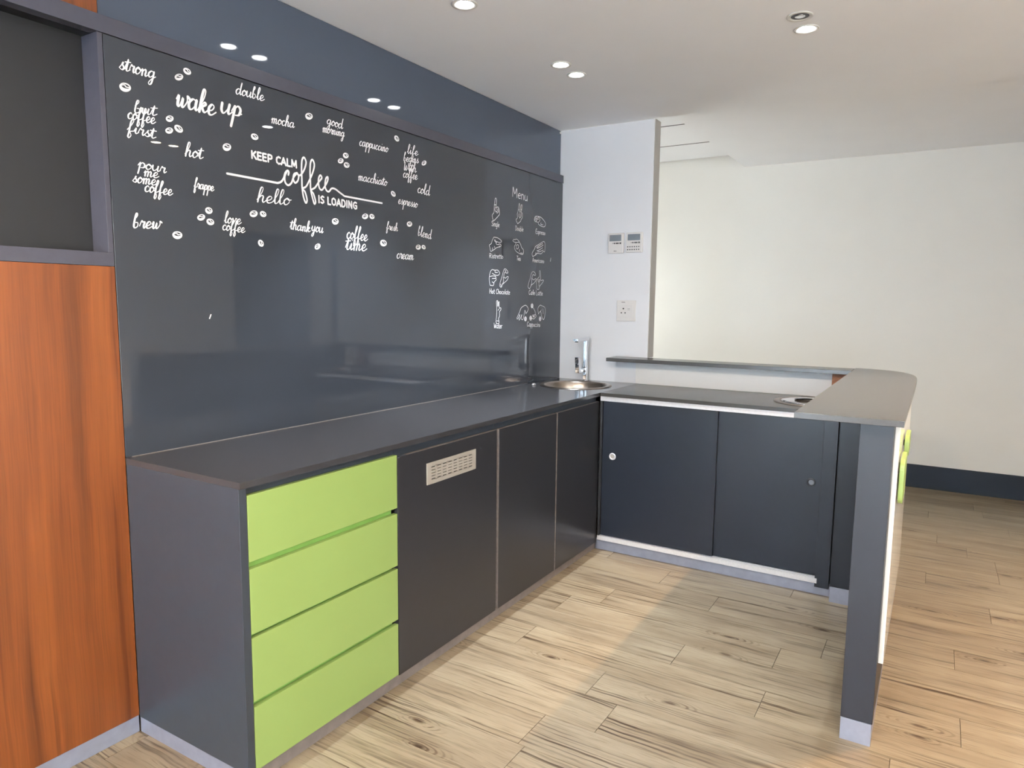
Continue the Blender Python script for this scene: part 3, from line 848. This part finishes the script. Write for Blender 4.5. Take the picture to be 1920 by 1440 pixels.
for (t, y0, z0, y1, z1, h, wt) in PRINT:
    mb = MB()
    write(mb, t, y0 * T4, z0 * T4, y1 * T4, z1 * T4, h * T4, PG, 0.0028 * wt, 0.0033 * wt, 0.04)
    o = mb.build('menu_lettering', K['vinyl'], gs)
    o['label'] = 'white handwritten menu word ' + t.lower()
for nm, strokes in ICONS:
    mb = MB()
    for s in strokes:
        ribbon(mb, smooth_path([(a * T4, b * T4) for a, b in s], 4), 0.0030, 0.0034)
    if nm == 'cappuccino':
        for (y, z, d) in DISCS:
            r = 0.0145
            mb.mi = 0
            mb.bm.faces.new([mb.bm.verts.new((0.0016, y * T4 + r * math.cos(a * math.pi / 12), z * T4 + r * math.sin(a * math.pi / 12))) for a in range(24)])
            k0 = len(mb.bm.faces)
            write(mb, str(d), y * T4 - 0.005, z * T4 - 0.008, y * T4 + 0.006, z * T4 - 0.008, 0.016, PG, 0.0030, 0.0034, 0, x=0.0018)
            mb.bm.faces.ensure_lookup_table()
            for f in mb.bm.faces[k0:]:
                f.material_index = 1
    o = mb.build('hand_sign_drawing', [K['vinyl'], K['glass']], gs)
    o['label'] = 'white outline hand sign drawn for ' + nm
for s in TICKS:
    mb = MB()
    ribbon(mb, [Vector((a * T4, b * T4)) for a, b in s], 0.004, 0.005)
    mb.build('paint_chip', K['vinyl'], gs)

# white scraps of tape and cable left on the upper panel
tag(box('cable_clip', K['plastic'], -0.020, -0.012, 2.862, 2.874, 2.452, 2.465, 0.002), 'tiny white clip in the top corner of the glossy wall panel', 'clip')

# ------------------------------------------------------------------ cherry wall unit with the open niche
wu = thing('wall_unit', (0, -1.5, 0), 'tall cherry wood wall unit with dark open niche, left of the worktop', 'wall unit')
box('lower_panel', K['cherry'], -0.022, 0.0, -3.0, -0.0005, 0.0565, 1.4825, 0.0006, wu)
box('upper_panel', K['cherry'], -0.040, -0.018, -3.0, -0.0005, ZR1 - 0.004, ZCEIL - 0.002, 0.0006, wu)['label'] = 'cherry wood panel above the niche'
box('bottom_rail', K['rail'], -0.03, 0.0, -3.0, -0.0005, 1.4835, 1.5235, 0.0006, wu)
box('niche_back', K['niche'], -0.088, -0.0822, -3.0, -0.016, 1.5235, ZR0, 0, wu)
box('side_panel', K['rail'], -0.088, 0.0, -0.0155, -0.0005, 1.5235, ZR0 - 0.0005, 0.0006, wu)
box('niche_shelf', K['niche'], -0.0822, -0.031, -3.0, -0.016, 1.505, 1.5235, 0, wu)
box('niche_top', K['niche'], -0.089, -0.0352, -3.0, -0.0005, ZR0 - 0.0, ZR0 + 0.03, 0, wu)
box('kick_plate', K['kick'], -0.022, -0.003, -3.0, -0.0005, 0.0, 0.0555, 0.0006, wu)['label'] = 'aluminium kick plate'

# ------------------------------------------------------------------ long worktop and the units under it
mb = MB()
n = 48
SC, SR = (0.270, 2.575), 0.202
# slab with a round cut-out for the sink
t = bmesh.new()
rect = [(0.0005, 0.0), (DW, 0.0), (DW, YB - 0.0005), (0.0005, YB - 0.0005)]


def slab_with_hole(mb, x0, x1, y0, y1, z0, z1, c, r, n=64):
    """rectangular slab with a round hole, ring faces fanned out to the rectangle"""
    t = bmesh.new()

    def edge(a):
        dx, dy = math.cos(a), math.sin(a)
        k = 1e9
        if dx > 1e-9: k = min(k, (x1 - c[0]) / dx)
        if dx < -1e-9: k = min(k, (x0 - c[0]) / dx)
        if dy > 1e-9: k = min(k, (y1 - c[1]) / dy)
        if dy < -1e-9: k = min(k, (y0 - c[1]) / dy)
        return (c[0] + dx * k, c[1] + dy * k)
    ang = [2 * math.pi * i / n for i in range(n)] + [math.atan2(b - c[1], a - c[0]) % (2 * math.pi) for a in (x0, x1) for b in (y0, y1)]
    ang = sorted(set(round(a, 9) for a in ang))
    L_ = []
    for z in (z0, z1):
        L_.append(([t.verts.new((c[0] + r * math.cos(a), c[1] + r * math.sin(a), z)) for a in ang], [t.verts.new(edge(a) + (z,)) for a in ang]))
    m_ = len(ang)
    for i in range(m_):
        j = (i + 1) % m_
        (hi0, eo0), (hi1, eo1) = L_
        t.faces.new((hi1[i], eo1[i], eo1[j], hi1[j]))
        t.faces.new((hi0[j], eo0[j], eo0[i], hi0[i]))
        t.faces.new((hi0[i], hi1[i], hi1[j], hi0[j]))
        t.faces.new((eo0[j], eo1[j], eo1[i], eo0[i]))
    mb.merge(t)


slab_with_hole(mb, 0.0008, DW, 0.0, YB - 0.0008, ZC - TC, ZC, SC, SR)
tag(mb.build('worktop', K['top']), 'long dark grey stone worktop along the glass wall, with the round corner sink', 'worktop')
# scraped line of sealant along the glass
tag(box('sealant_bead', K['edge'], 0.0006, 0.0035, 0.02, 2.35, ZC, ZC + 0.0022, 0.0008), 'pale worn sealant line where the long worktop meets the glass', 'sealant')


def carcass(mb, x0, x1, y0, y1, z0, z1, th=0.016):
    mb.box(x0, x1, y0, y0 + th, z0, z1)
    mb.box(x0, x1, y1 - th, y1, z0, z1)
    mb.box(x0, x0 + 0.006, y0 + th, y1 - th, z0, z1)
    mb.box(x0 + 0.006, x1, y0 + th, y1 - th, z0, z0 + th)
    mb.box(x1 - 0.02, x1 - 0.004, y0 + th, y1 - th, z1 - 0.03, z1)
    return mb


XF = 0.535
du = thing('drawer_unit', (0.27, 0.32, 0.05), 'lime green four-drawer unit with charcoal end panel nearest the camera', 'drawer unit')
box('end_panel', K['dark'], 0.002, XF, 0.0, 0.0245, 0.051, ZC - TC - 0.0005, 0.0008, du)
carcass(MB(), 0.002, 0.505, 0.0255, 0.645, 0.051, 0.880).build('carcass', K['niche'], du)
box('top_rail', K['dark'], 0.5055, 0.5165, 0.0255, 0.645, 0.840, 0.8805, 0, du)
for (z0, z1) in ((0.6685, 0.8575), (0.4590, 0.6480), (0.2590, 0.4475), (0.0500, 0.2420)):
    d = box('drawer', K['green'], XF - 0.018, XF, 0.0262, 0.6435, z0, z1, 0.0012, du)
    if z0 > 0.06:
        # recessed grip strip behind the gap under each front
        box('finger_grip', K['greengap'], XF - 0.026, XF - 0.0185, 0.0262, 0.632, z0 - 0.03, z0 + 0.012, 0.0008, d)

vc = thing('cupboard', (0.27, 0.97, 0.05), 'charcoal base cupboard with a slotted beige vent high on its door, right of the drawers', 'cupboard')
carcass(MB(), 0.002, 0.510, 0.6465, 1.2875, 0.051, 0.880).build('carcass', K['niche'], vc)
box('top_rail', K['dark'], 0.5105, 0.5165, 0.6465, 1.2875, 0.846, 0.8805, 0, vc)
dr = MB().box(XF - 0.018, XF, 0.6475, 1.287, 0.045, 0.849, 0.001).build('door', K['darkdoor'], vc)
box('door_edging', K['edge'], XF - 0.016, XF - 0.001, 0.70, 1.2868, 0.849, 0.8502, 0, dr)['label'] = 'worn pale edging on top of the door'
# vent grille: 8 x 5 slots cut through a bevelled plate
VY0, VY1, VZ0, VZ1 = 0.806, 1.124, 0.714, 0.796
mb = MB()
ys = []
sw = (VY1 - VY0 - 0.044) / 8
zs = []
sh = (VZ1 - VZ0 - 0.026) / 5
xa, xb = XF + 0.0004, XF + 0.0046
yl = [VY0 + 0.022 + i * sw for i in range(9)]
zl_ = [VZ0 + 0.013 + i * sh for i in range(6)]
mb.box(xa, xb, VY0, yl[0] + 0.004, VZ0, VZ1, 0.0008)
mb.box(xa, xb, yl[-1] - 0.004, VY1, VZ0, VZ1, 0.0008)
mb.box(xa, xb, yl[0] + 0.004, yl[-1] - 0.004, VZ0, zl_[0] + 0.003)
mb.box(xa, xb, yl[0] + 0.004, yl[-1] - 0.004, zl_[-1] - 0.003, VZ1)
for i in range(1, 8):
    mb.box(xa, xb, yl[i] - 0.005, yl[i] + 0.005, zl_[0], zl_[-1])
for i in range(1, 5):
    mb.box(xa, xb - 0.0002, yl[0], yl[-1], zl_[i] - 0.0042, zl_[i] + 0.0042)
mb.mi = 1
mb.box(XF + 0.0001, XF + 0.0006, yl[0], yl[-1], zl_[0], zl_[-1])
mb.build('vent_grille', [K['vent'], K['black']], dr)['label'] = 'beige metal grille with rows of short slots'

cc = thing('cupboard', (0.27, 1.82, 0.05), 'charcoal two-door base cupboard under the corner sink', 'cupboard')
carcass(MB(), 0.002, 0.510, 1.2885, 2.330, 0.051, 0.880).build('carcass', K['niche'], cc)
box('top_rail', K['dark'], 0.5105, 0.5165, 1.2885, 2.330, 0.846, 0.8805, 0, cc)
for a, b in ((1.307, 1.8325), (1.8465, 2.338)):
    d = box('door', K['darkdoor'], XF - 0.018, XF, a, b, 0.045, 0.849, 0.001, cc)
    mb = MB()
    mb.box(XF - 0.016, XF - 0.001, a, b - 0.001, 0.849, 0.8502)
    mb.box(XF - 0.016, XF - 0.0006, a - 0.0012, a, 0.046, 0.849)
    mb.build('door_edging', K['edge'], d)['label'] = 'worn pale edging along the door'
box('door_stile', K['dark'], XF - 0.024, XF - 0.012, 1.2885, 1.306, 0.05, 0.849, 0, cc)
tag(box('plinth', K['plinth'], 0.502, 0.5212, 0.004, 2.36, 0.0, 0.0445, 0.0008), 'long aluminium plinth with shade in its colour, under the charcoal cupboards and drawers', 'plinth')
tag(box('plinth', K['kick'], 0.002, 0.5015, 0.0015, 0.018, 0.0, 0.0505, 0.0008), 'short aluminium plinth under the end panel by the cherry unit', 'plinth')


# ------------------------------------------------------------------ round sinks
def sink(c, r, label, lid=False):
    s = thing('sink', (c[0], c[1], ZC - 0.14), label, 'sink')
    prof = [(r + 0.014, 0.0006), (r + 0.012, 0.004), (r + 0.002, 0.0052), (r - 0.012, 0.004), (r - 0.018, -0.004), (r - 0.022, -0.04), (r - 0.030, -0.09), (r - 0.055, -0.118), (r - 0.10, -0.126), (0.03, -0.130), (0.0, -0.130)]
    MB().lathe(prof, (c[0], c[1], ZC), 'z', 72, cap=False).build('bowl', K['steel'], s)
    MB().lathe([(0.0, -0.1285), (0.028, -0.1275), (0.036, -0.1265), (0.040, -0.1290)], (c[0], c[1], ZC), 'z', 32, cap=False).build('drain', K['chrome'], s)
    return s


sink(SC, SR, 'round stainless sink in the corner below the chrome tap')
wk = MB().lathe([(0.016, 0.0), (0.017, 0.004), (0.013, 0.010), (0.008, 0.013), (0.0, 0.014)], (0.062, 2.425, ZC), 'z', 24).build('waste_knob', K['chrome'])
tag(wk, 'small chrome plug knob on the worktop between sink and glass', 'knob')

# ------------------------------------------------------------------ tap: square column, flat spout towards the sink, lever on its side
TX, TY = 0.216, 2.820
tp = thing('tap', (TX, TY, ZC), 'tall chrome mixer tap with a flat spout, behind the corner sink', 'tap')
mb = MB()
mb.lathe([(0.020, 0.0), (0.020, 0.005), (0.017, 0.007)], (TX, TY, ZC), 'z', 32)
mb.box(TX - 0.0125, TX + 0.0125, TY - 0.0125, TY + 0.0125, ZC + 0.005, ZC + 0.256, 0.004, 3)
mb.box(TX - 0.0155, TX + 0.0155, TY - 0.0155, TY + 0.0155, ZC + 0.058, ZC + 0.090, 0.004, 3)
mb.build('column', K['chrome'], tp)
mb = MB()
mb.prism([(TY + 0.016, ZC + 0.256), (TY + 0.016, ZC + 0.281), (TY - 0.150, ZC + 0.271), (TY - 0.150, ZC + 0.2575)], TX - 0.016, TX + 0.016, 'x', 0.0015)
sp = mb.build('spout', K['chrome'], tp)
MB().lathe([(0.010, 0.0), (0.010, 0.007)], (TX, TY - 0.134, ZC + 0.2502), 'z', 20).build('aerator', K['button'], sp)
mb = MB()
mb.lathe([(0.011, -0.05), (0.011, -0.0155)], (TX, TY, ZC + 0.074), 'y', 24)
mb.prism([(TY - 0.045, ZC + 0.052), (TY - 0.092, ZC + 0.056), (TY - 0.105, ZC + 0.155), (TY - 0.084, ZC + 0.159)], TX - 0.024, TX + 0.002, 'x', 0.0015)
mb.build('lever', K['chrome'], tp)

# ------------------------------------------------------------------ white partition fittings: two air-conditioning controllers and a socket
def controller(x0, x1, z0, z1, label, keypad):
    c = thing('air_conditioner_controller', ((x0 + x1) / 2, YB, z0), label, 'wall controller', 'wall controllers')
    y1 = YB - 0.0005
    MB().box(x0, x1, y1 - 0.018, y1, z0, z1, 0.004, 3).build('housing', K['plastic'], c)
    w, h = x1 - x0, z1 - z0
    box('display', K['lcd'], x0 + w * 0.10, x1 - w * 0.14, y1 - 0.0190, y1 - 0.0178, z1 - h * 0.40, z1 - h * 0.09, 0.0004, c)
    mb = MB()
    zz = z1 - h * 0.51
    for fx, rx in ((0.33, 0.0025), (0.43, 0.0045), (0.81, 0.0055)):
        mb.lathe([(rx, -0.0006), (rx, -0.002), (0, -0.0022)], (x0 + w * fx, y1 - 0.0175, zz), 'y', 16)
    mb.box(x0 + w * 0.51, x0 + w * 0.71, y1 - 0.0192, y1 - 0.0176, zz - 0.004, zz + 0.004, 0.0006)
    if keypad:
        for i in range(6):
            for j in range(2):
                xx = x0 + w * (0.12 + 0.135 * i)
                z_ = z0 + h * (0.29 - 0.14 * j)
                mb.box(xx - 0.0035, xx + 0.0035, y1 - 0.0188, y1 - 0.0176, z_ - 0.004, z_ + 0.003)
    mb.build('button_row', K['button'], c)
    if not keypad:
        mb = MB()
        mb.lathe([(0.003, -0.0005), (0.003, -0.0012), (0, -0.0013)], (x0 + w * 0.43, y1 - 0.0175, z0 + h * 0.11), 'y', 14)
        mb.box(x0 + w * 0.48, x0 + w * 0.57, y1 - 0.0187, y1 - 0.0177, z0 + h * 0.095, z0 + h * 0.125)
        mb.build('maker_mark', K['button'], c)
    return c


controller(0.3290, 0.4305, 1.697, 1.8195, 'white wall controller with closed flap, left of two on the partition', False)
controller(0.4480, 0.5530, 1.699, 1.8195, 'white wall controller with exposed keypad, right of two on the partition', True)
so = thing('power_socket', (0.457, YB, 1.282), 'white single power socket on the partition above the ledge', 'socket')
y1 = YB - 0.0005
MB().box(0.395, 0.519, y1 - 0.010, y1, 1.282, 1.410, 0.003, 3).build('face_plate', K['plastic'], so)
MB().box(0.402, 0.500, y1 - 0.0125, y1 - 0.009, 1.306, 1.384, 0.001).build('socket_module', K['plastic'], so)
for (x, z, r) in ((0.441, 1.3595, 0.0048), (0.4285, 1.3335, 0.0042), (0.4535, 1.3335, 0.0042)):
    MB().lathe([(r, -0.0003), (r, -0.0012), (0, -0.0012)], (x, y1 - 0.0118, z), 'y', 18).build('pin_hole', K['black'], so)
for z in (1.3585, 1.3510):
    box('printed_mark', K['button'], 0.468, 0.484, y1 - 0.0131, y1 - 0.0120, z, z + 0.0015, 0, so)
box('maker_mark', K['button'], 0.427, 0.450, y1 - 0.0108, y1 - 0.0099, 1.3965, 1.3995, 0, so)

# ------------------------------------------------------------------ peninsula
BX0, BX1, BY0 = 1.7495, 2.0465, 1.0856
mb = MB()
PC, PR = (1.5755, 2.615), 0.160
slab_with_hole(mb, DW + 0.0012, 1.7515, YP, 2.868, ZC - TC, ZC, PC, PR)
tag(mb.build('worktop', K['honed']), 'shorter dark grey worktop running from the corner to the bar', 'worktop')
s2 = sink(PC, PR, 'round stainless bowl with inner rings, half hidden under the bar top')
MB().lathe([(0.136, 0.0015), (0.136, 0.0070), (0.122, 0.0085), (0.080, 0.0070), (0.074, 0.002)], (PC[0], PC[1], ZC), 'z', 64, cap=False).build('inner_ring', K['chrome'], s2)

sc = thing('sliding_door_cabinet', (1.14, 2.6, 0.0), 'charcoal cabinet with two sliding doors in aluminium tracks under the short worktop', 'cabinet')
YD = 2.345
mb = MB()
mb.box(0.5425, 1.745, 2.40, 2.866, 0.064, 0.080)
mb.box(0.5425, 0.5565, 2.336, 2.866, 0.0915, 0.8545)
mb.box(0.5575, 1.745, 2.850, 2.866, 0.081, 0.879)
mb.build('carcass', K['niche'], sc)
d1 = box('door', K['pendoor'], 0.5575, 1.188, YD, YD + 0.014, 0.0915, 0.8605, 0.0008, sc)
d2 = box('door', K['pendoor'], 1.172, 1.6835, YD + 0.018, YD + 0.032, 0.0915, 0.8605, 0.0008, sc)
for d, x, k in ((d1, 0.6190, 'alu'), (d2, 1.6400, 'darkdoor')):
    yy = YD if d is d1 else YD + 0.018
    mb = MB().lathe([(0.0118, -0.0010), (0.012, -0.0035), (0.016, -0.0048), (0.019, -0.0035), (0.0200, 0.0)], (x, yy, 0.5480), 'y', 32, cap=False)
    mb.mi = 1
    mb.lathe([(0.0, -0.0009), (0.0118, -0.0010)], (x, yy, 0.5480), 'y', 32, cap=False)
    mb.build('finger_pull', [K[k], K['vent' if k == 'alu' else 'lcd']], d)
mb = MB()
mb.box(DW + 0.001, 1.748, 2.3360, 2.3445, 0.8555, ZC - TC - 0.0005, 0.0006)
mb.box(DW + 0.001, 1.745, 2.3445, 2.392, 0.872, ZC - TC - 0.0005)
mb.build('top_track', K['alu'], sc)
mb = MB()
mb.box(0.5425, 1.694, 2.3335, 2.392, 0.0635, 0.074)
for y in (2.3335, 2.3605, 2.3785):
    mb.box(0.5425, 1.694, y, y + 0.0030, 0.074, 0.0880)
mb.build('bottom_track', K['alu'], sc)
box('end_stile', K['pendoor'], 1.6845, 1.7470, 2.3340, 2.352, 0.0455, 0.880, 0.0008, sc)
tag(box('plinth', K['kick'], 0.5225, 1.7495, 2.3611, 2.377, 0.0, 0.0625, 0.0006), 'pale aluminium plinth under the sliding doors', 'plinth')

# white upstand behind the short worktop
tag(box('upstand', K['splash'], 0.5345, 1.690, 2.8690, 2.8838, ZC + 0.0005, 1.0400, 0.0008), 'white upstand panel between the short worktop and the ledge', 'upstand')

# ledge and bar top
tag(box('ledge_shelf', K['bartop'], 0.3985, BX0 - 0.0015, 2.7237, YB - 0.001, ZBAR - 0.021, ZBAR, 0.001), 'narrow grey stone ledge running from the partition to the bar', 'ledge')
tag(box('ledge_support', K['splash'], 0.6050, 1.690, 2.8855, 2.94, 0.0, 1.0405, 0.0008), 'white half wall carrying the ledge behind the upstand', 'half wall')
out = [(BX0, BY0), (BX1, BY0), (2.0455, 2.10), (2.0435, 2.43)]
for k in range(1, 14):
    a = k / 14 * math.pi / 2
    out.append((1.755 + 0.2875 * math.cos(a) ** 0.78, 2.43 + 0.485 * math.sin(a) ** 0.78))
out.append((BX0, 2.915))
tag(MB().prism(out, ZBAR - 0.0185, ZBAR, 'z', 0.0012).build('bar_counter', K['bartop']), 'wide grey stone bar top with a rounded far corner', 'bar top')

# bar gable standing on the floor under the bar top
LX0, LX1, LY = 1.9265, 2.0185, 1.1814
bg = thing('bar_gable', (1.976, 2.0, 0.0), 'charcoal bar end wall with silver foot, carrying the front of the bar top', 'bar support')
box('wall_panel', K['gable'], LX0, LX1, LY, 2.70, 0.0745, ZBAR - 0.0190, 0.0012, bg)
box('kick_plate', K['kick'], LX0 + 0.001, LX1 - 0.002, LY - 0.0012, 2.70, 0.0, 0.0735, 0.0006, bg)['label'] = 'aluminium kick plate'
wp = box('side_panel', K['whitegloss'], LX1 + 0.0002, LX1 + 0.0145, 1.250, 2.30, 0.250, ZBAR - 0.022, 0.0015, bg)
wp['label'] = 'white gloss panel on the outer side'
# lime green raised lettering seen edge-on on the white panel
for (ya, yb, za, zb, hole) in ((1.60, 1.78, 0.863, 0.937, 0), (1.30, 1.50, 0.762, 0.905, 1)):
    t = bmesh.new()
    mb = MB()
    x0, x1 = LX1 + 0.0180, LX1 + 0.0320
    r = 0.03
    pts = []
    for cx_, cz_, a0 in ((yb - r, zb - r, 0), (ya + r, zb - r, 90), (ya + r, za + r, 180), (yb - r, za + r, 270)):
        for k in range(7):
            a = math.radians(a0 + 15 * k)
            pts.append((cx_ + r * math.cos(a), cz_ + r * math.sin(a)))
    mb.prism(pts, x0, x1, 'x', 0.002)
    mb.box(LX1 + 0.0145, x0, (ya + yb) / 2 - 0.01, (ya + yb) / 2 + 0.01, (za + zb) / 2 - 0.01, (za + zb) / 2 + 0.01)
    mb.build('raised_letter', K['green'], bg)['label'] = 'lime green raised letter'

sg = thing('bar_support_panel', (1.84, 2.4, 0.0), 'second charcoal upright with silver foot, behind the bar end wall', 'bar support')
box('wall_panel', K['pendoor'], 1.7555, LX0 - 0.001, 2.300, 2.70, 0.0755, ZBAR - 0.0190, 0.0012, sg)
box('kick_plate', K['kick'], 1.7560, LX0 - 0.001, 2.2990, 2.70, 0.0, 0.0745, 0.0006, sg)
cb = box('chipboard_block', K['chip'], 1.652, 1.735, 2.795, 2.866, ZC + 0.0008, 1.0410, 0.0012)
tag(cb, 'raw brown chipboard block under the ledge next to the bar', 'block')

# ------------------------------------------------------------------ recessed downlights
def downlight(x, y, label, lit, warm=False, tilt=(0, 0), power=0.0, cone=72):
    d = thing('downlight', (x, y, ZCEIL), label, 'ceiling light', 'recessed ceiling downlights')
    z = ZCEIL
    MB().lathe([(0.0470, -0.0002), (0.0480, -0.0025), (0.0445, -0.0042), (0.0345, -0.0030), (0.0325, 0.0)], (x, y, z), 'z', 44, cap=False).build('trim_ring', K['fitting'], d)
    if lit:
        MB().lathe([(0.0, -0.0052), (0.016, -0.0048), (0.0300, -0.0018), (0.0300, -0.0002)], (x, y, z), 'z', 36).build('bulb', K['lampwarm' if warm else 'lamp'], d)
        ld = bpy.data.lights.new('downlight_beam', 'SPOT')
        ld.energy = power
        ld.spot_size = math.radians(cone)
        ld.spot_blend = 0.55
        ld.shadow_soft_size = 0.010
        ld.color = ((1.0, 0.70, 0.42) if y > 0 else (1.0, 0.86, 0.70)) if warm else (0.82, 0.92, 1.0)
        lo_ = bpy.data.objects.new('downlight_beam', ld)
        C.objects.link(lo_)
        lo_.parent = d
        lo_.location = (tilt[0], tilt[1], -0.012)
    else:
        mb = MB()
        mb.lathe([(0.0325, -0.0012), (0.030, -0.0006), (0.0, -0.0004)], (x, y, z), 'z', 36)
        mb.build('bulb', K['button'], d)
        MB().lathe([(0.018, -0.0014), (0.019, -0.0026), (0.012, -0.0030), (0.0, -0.0030)], (x, y, z), 'z', 28).build('reflector', K['chrome'], d)
    return d


downlight(0.545, 1.028, 'lit downlight at the top edge of the photo, nearest the camera', True, tilt=(-0.058, 0), power=P_COOL)
downlight(0.545, 0.867, 'lit downlight just beyond the top edge, mirrored in the glossy panel', True, tilt=(-0.058, 0), power=P_COOL)
downlight(0.551, 1.782, 'lit downlight of the far pair by the partition, left one', True, tilt=(-0.058, 0), power=P_COOL)
downlight(0.550, 1.945, 'lit downlight of the far pair by the partition, right one', True, tilt=(-0.058, 0), power=P_COOL)
downlight(1.583, 1.7485, 'unlit dark downlight above the bar', False)
downlight(1.5837, 1.8915, 'lit downlight above the bar, next to the unlit one', True, power=P_COOL)
downlight(2.630, 1.800, 'warm lit downlight beyond the right edge, left of a mirrored pair', True, True, power=P_WARM, cone=96)
downlight(2.630, 1.931, 'warm lit downlight beyond the right edge, right of a mirrored pair', True, True, power=P_WARM, cone=96)
for x, w in ((0.55, 'left'), (1.583, 'middle'), (2.63, 'right')):
    downlight(x, -1.79, 'lit downlight behind the camera, %s pair, outer one' % w, True, True, power=P_REAR, cone=176)
    downlight(x, -1.63, 'lit downlight behind the camera, %s pair, inner one' % w, True, True, power=P_REAR, cone=176)
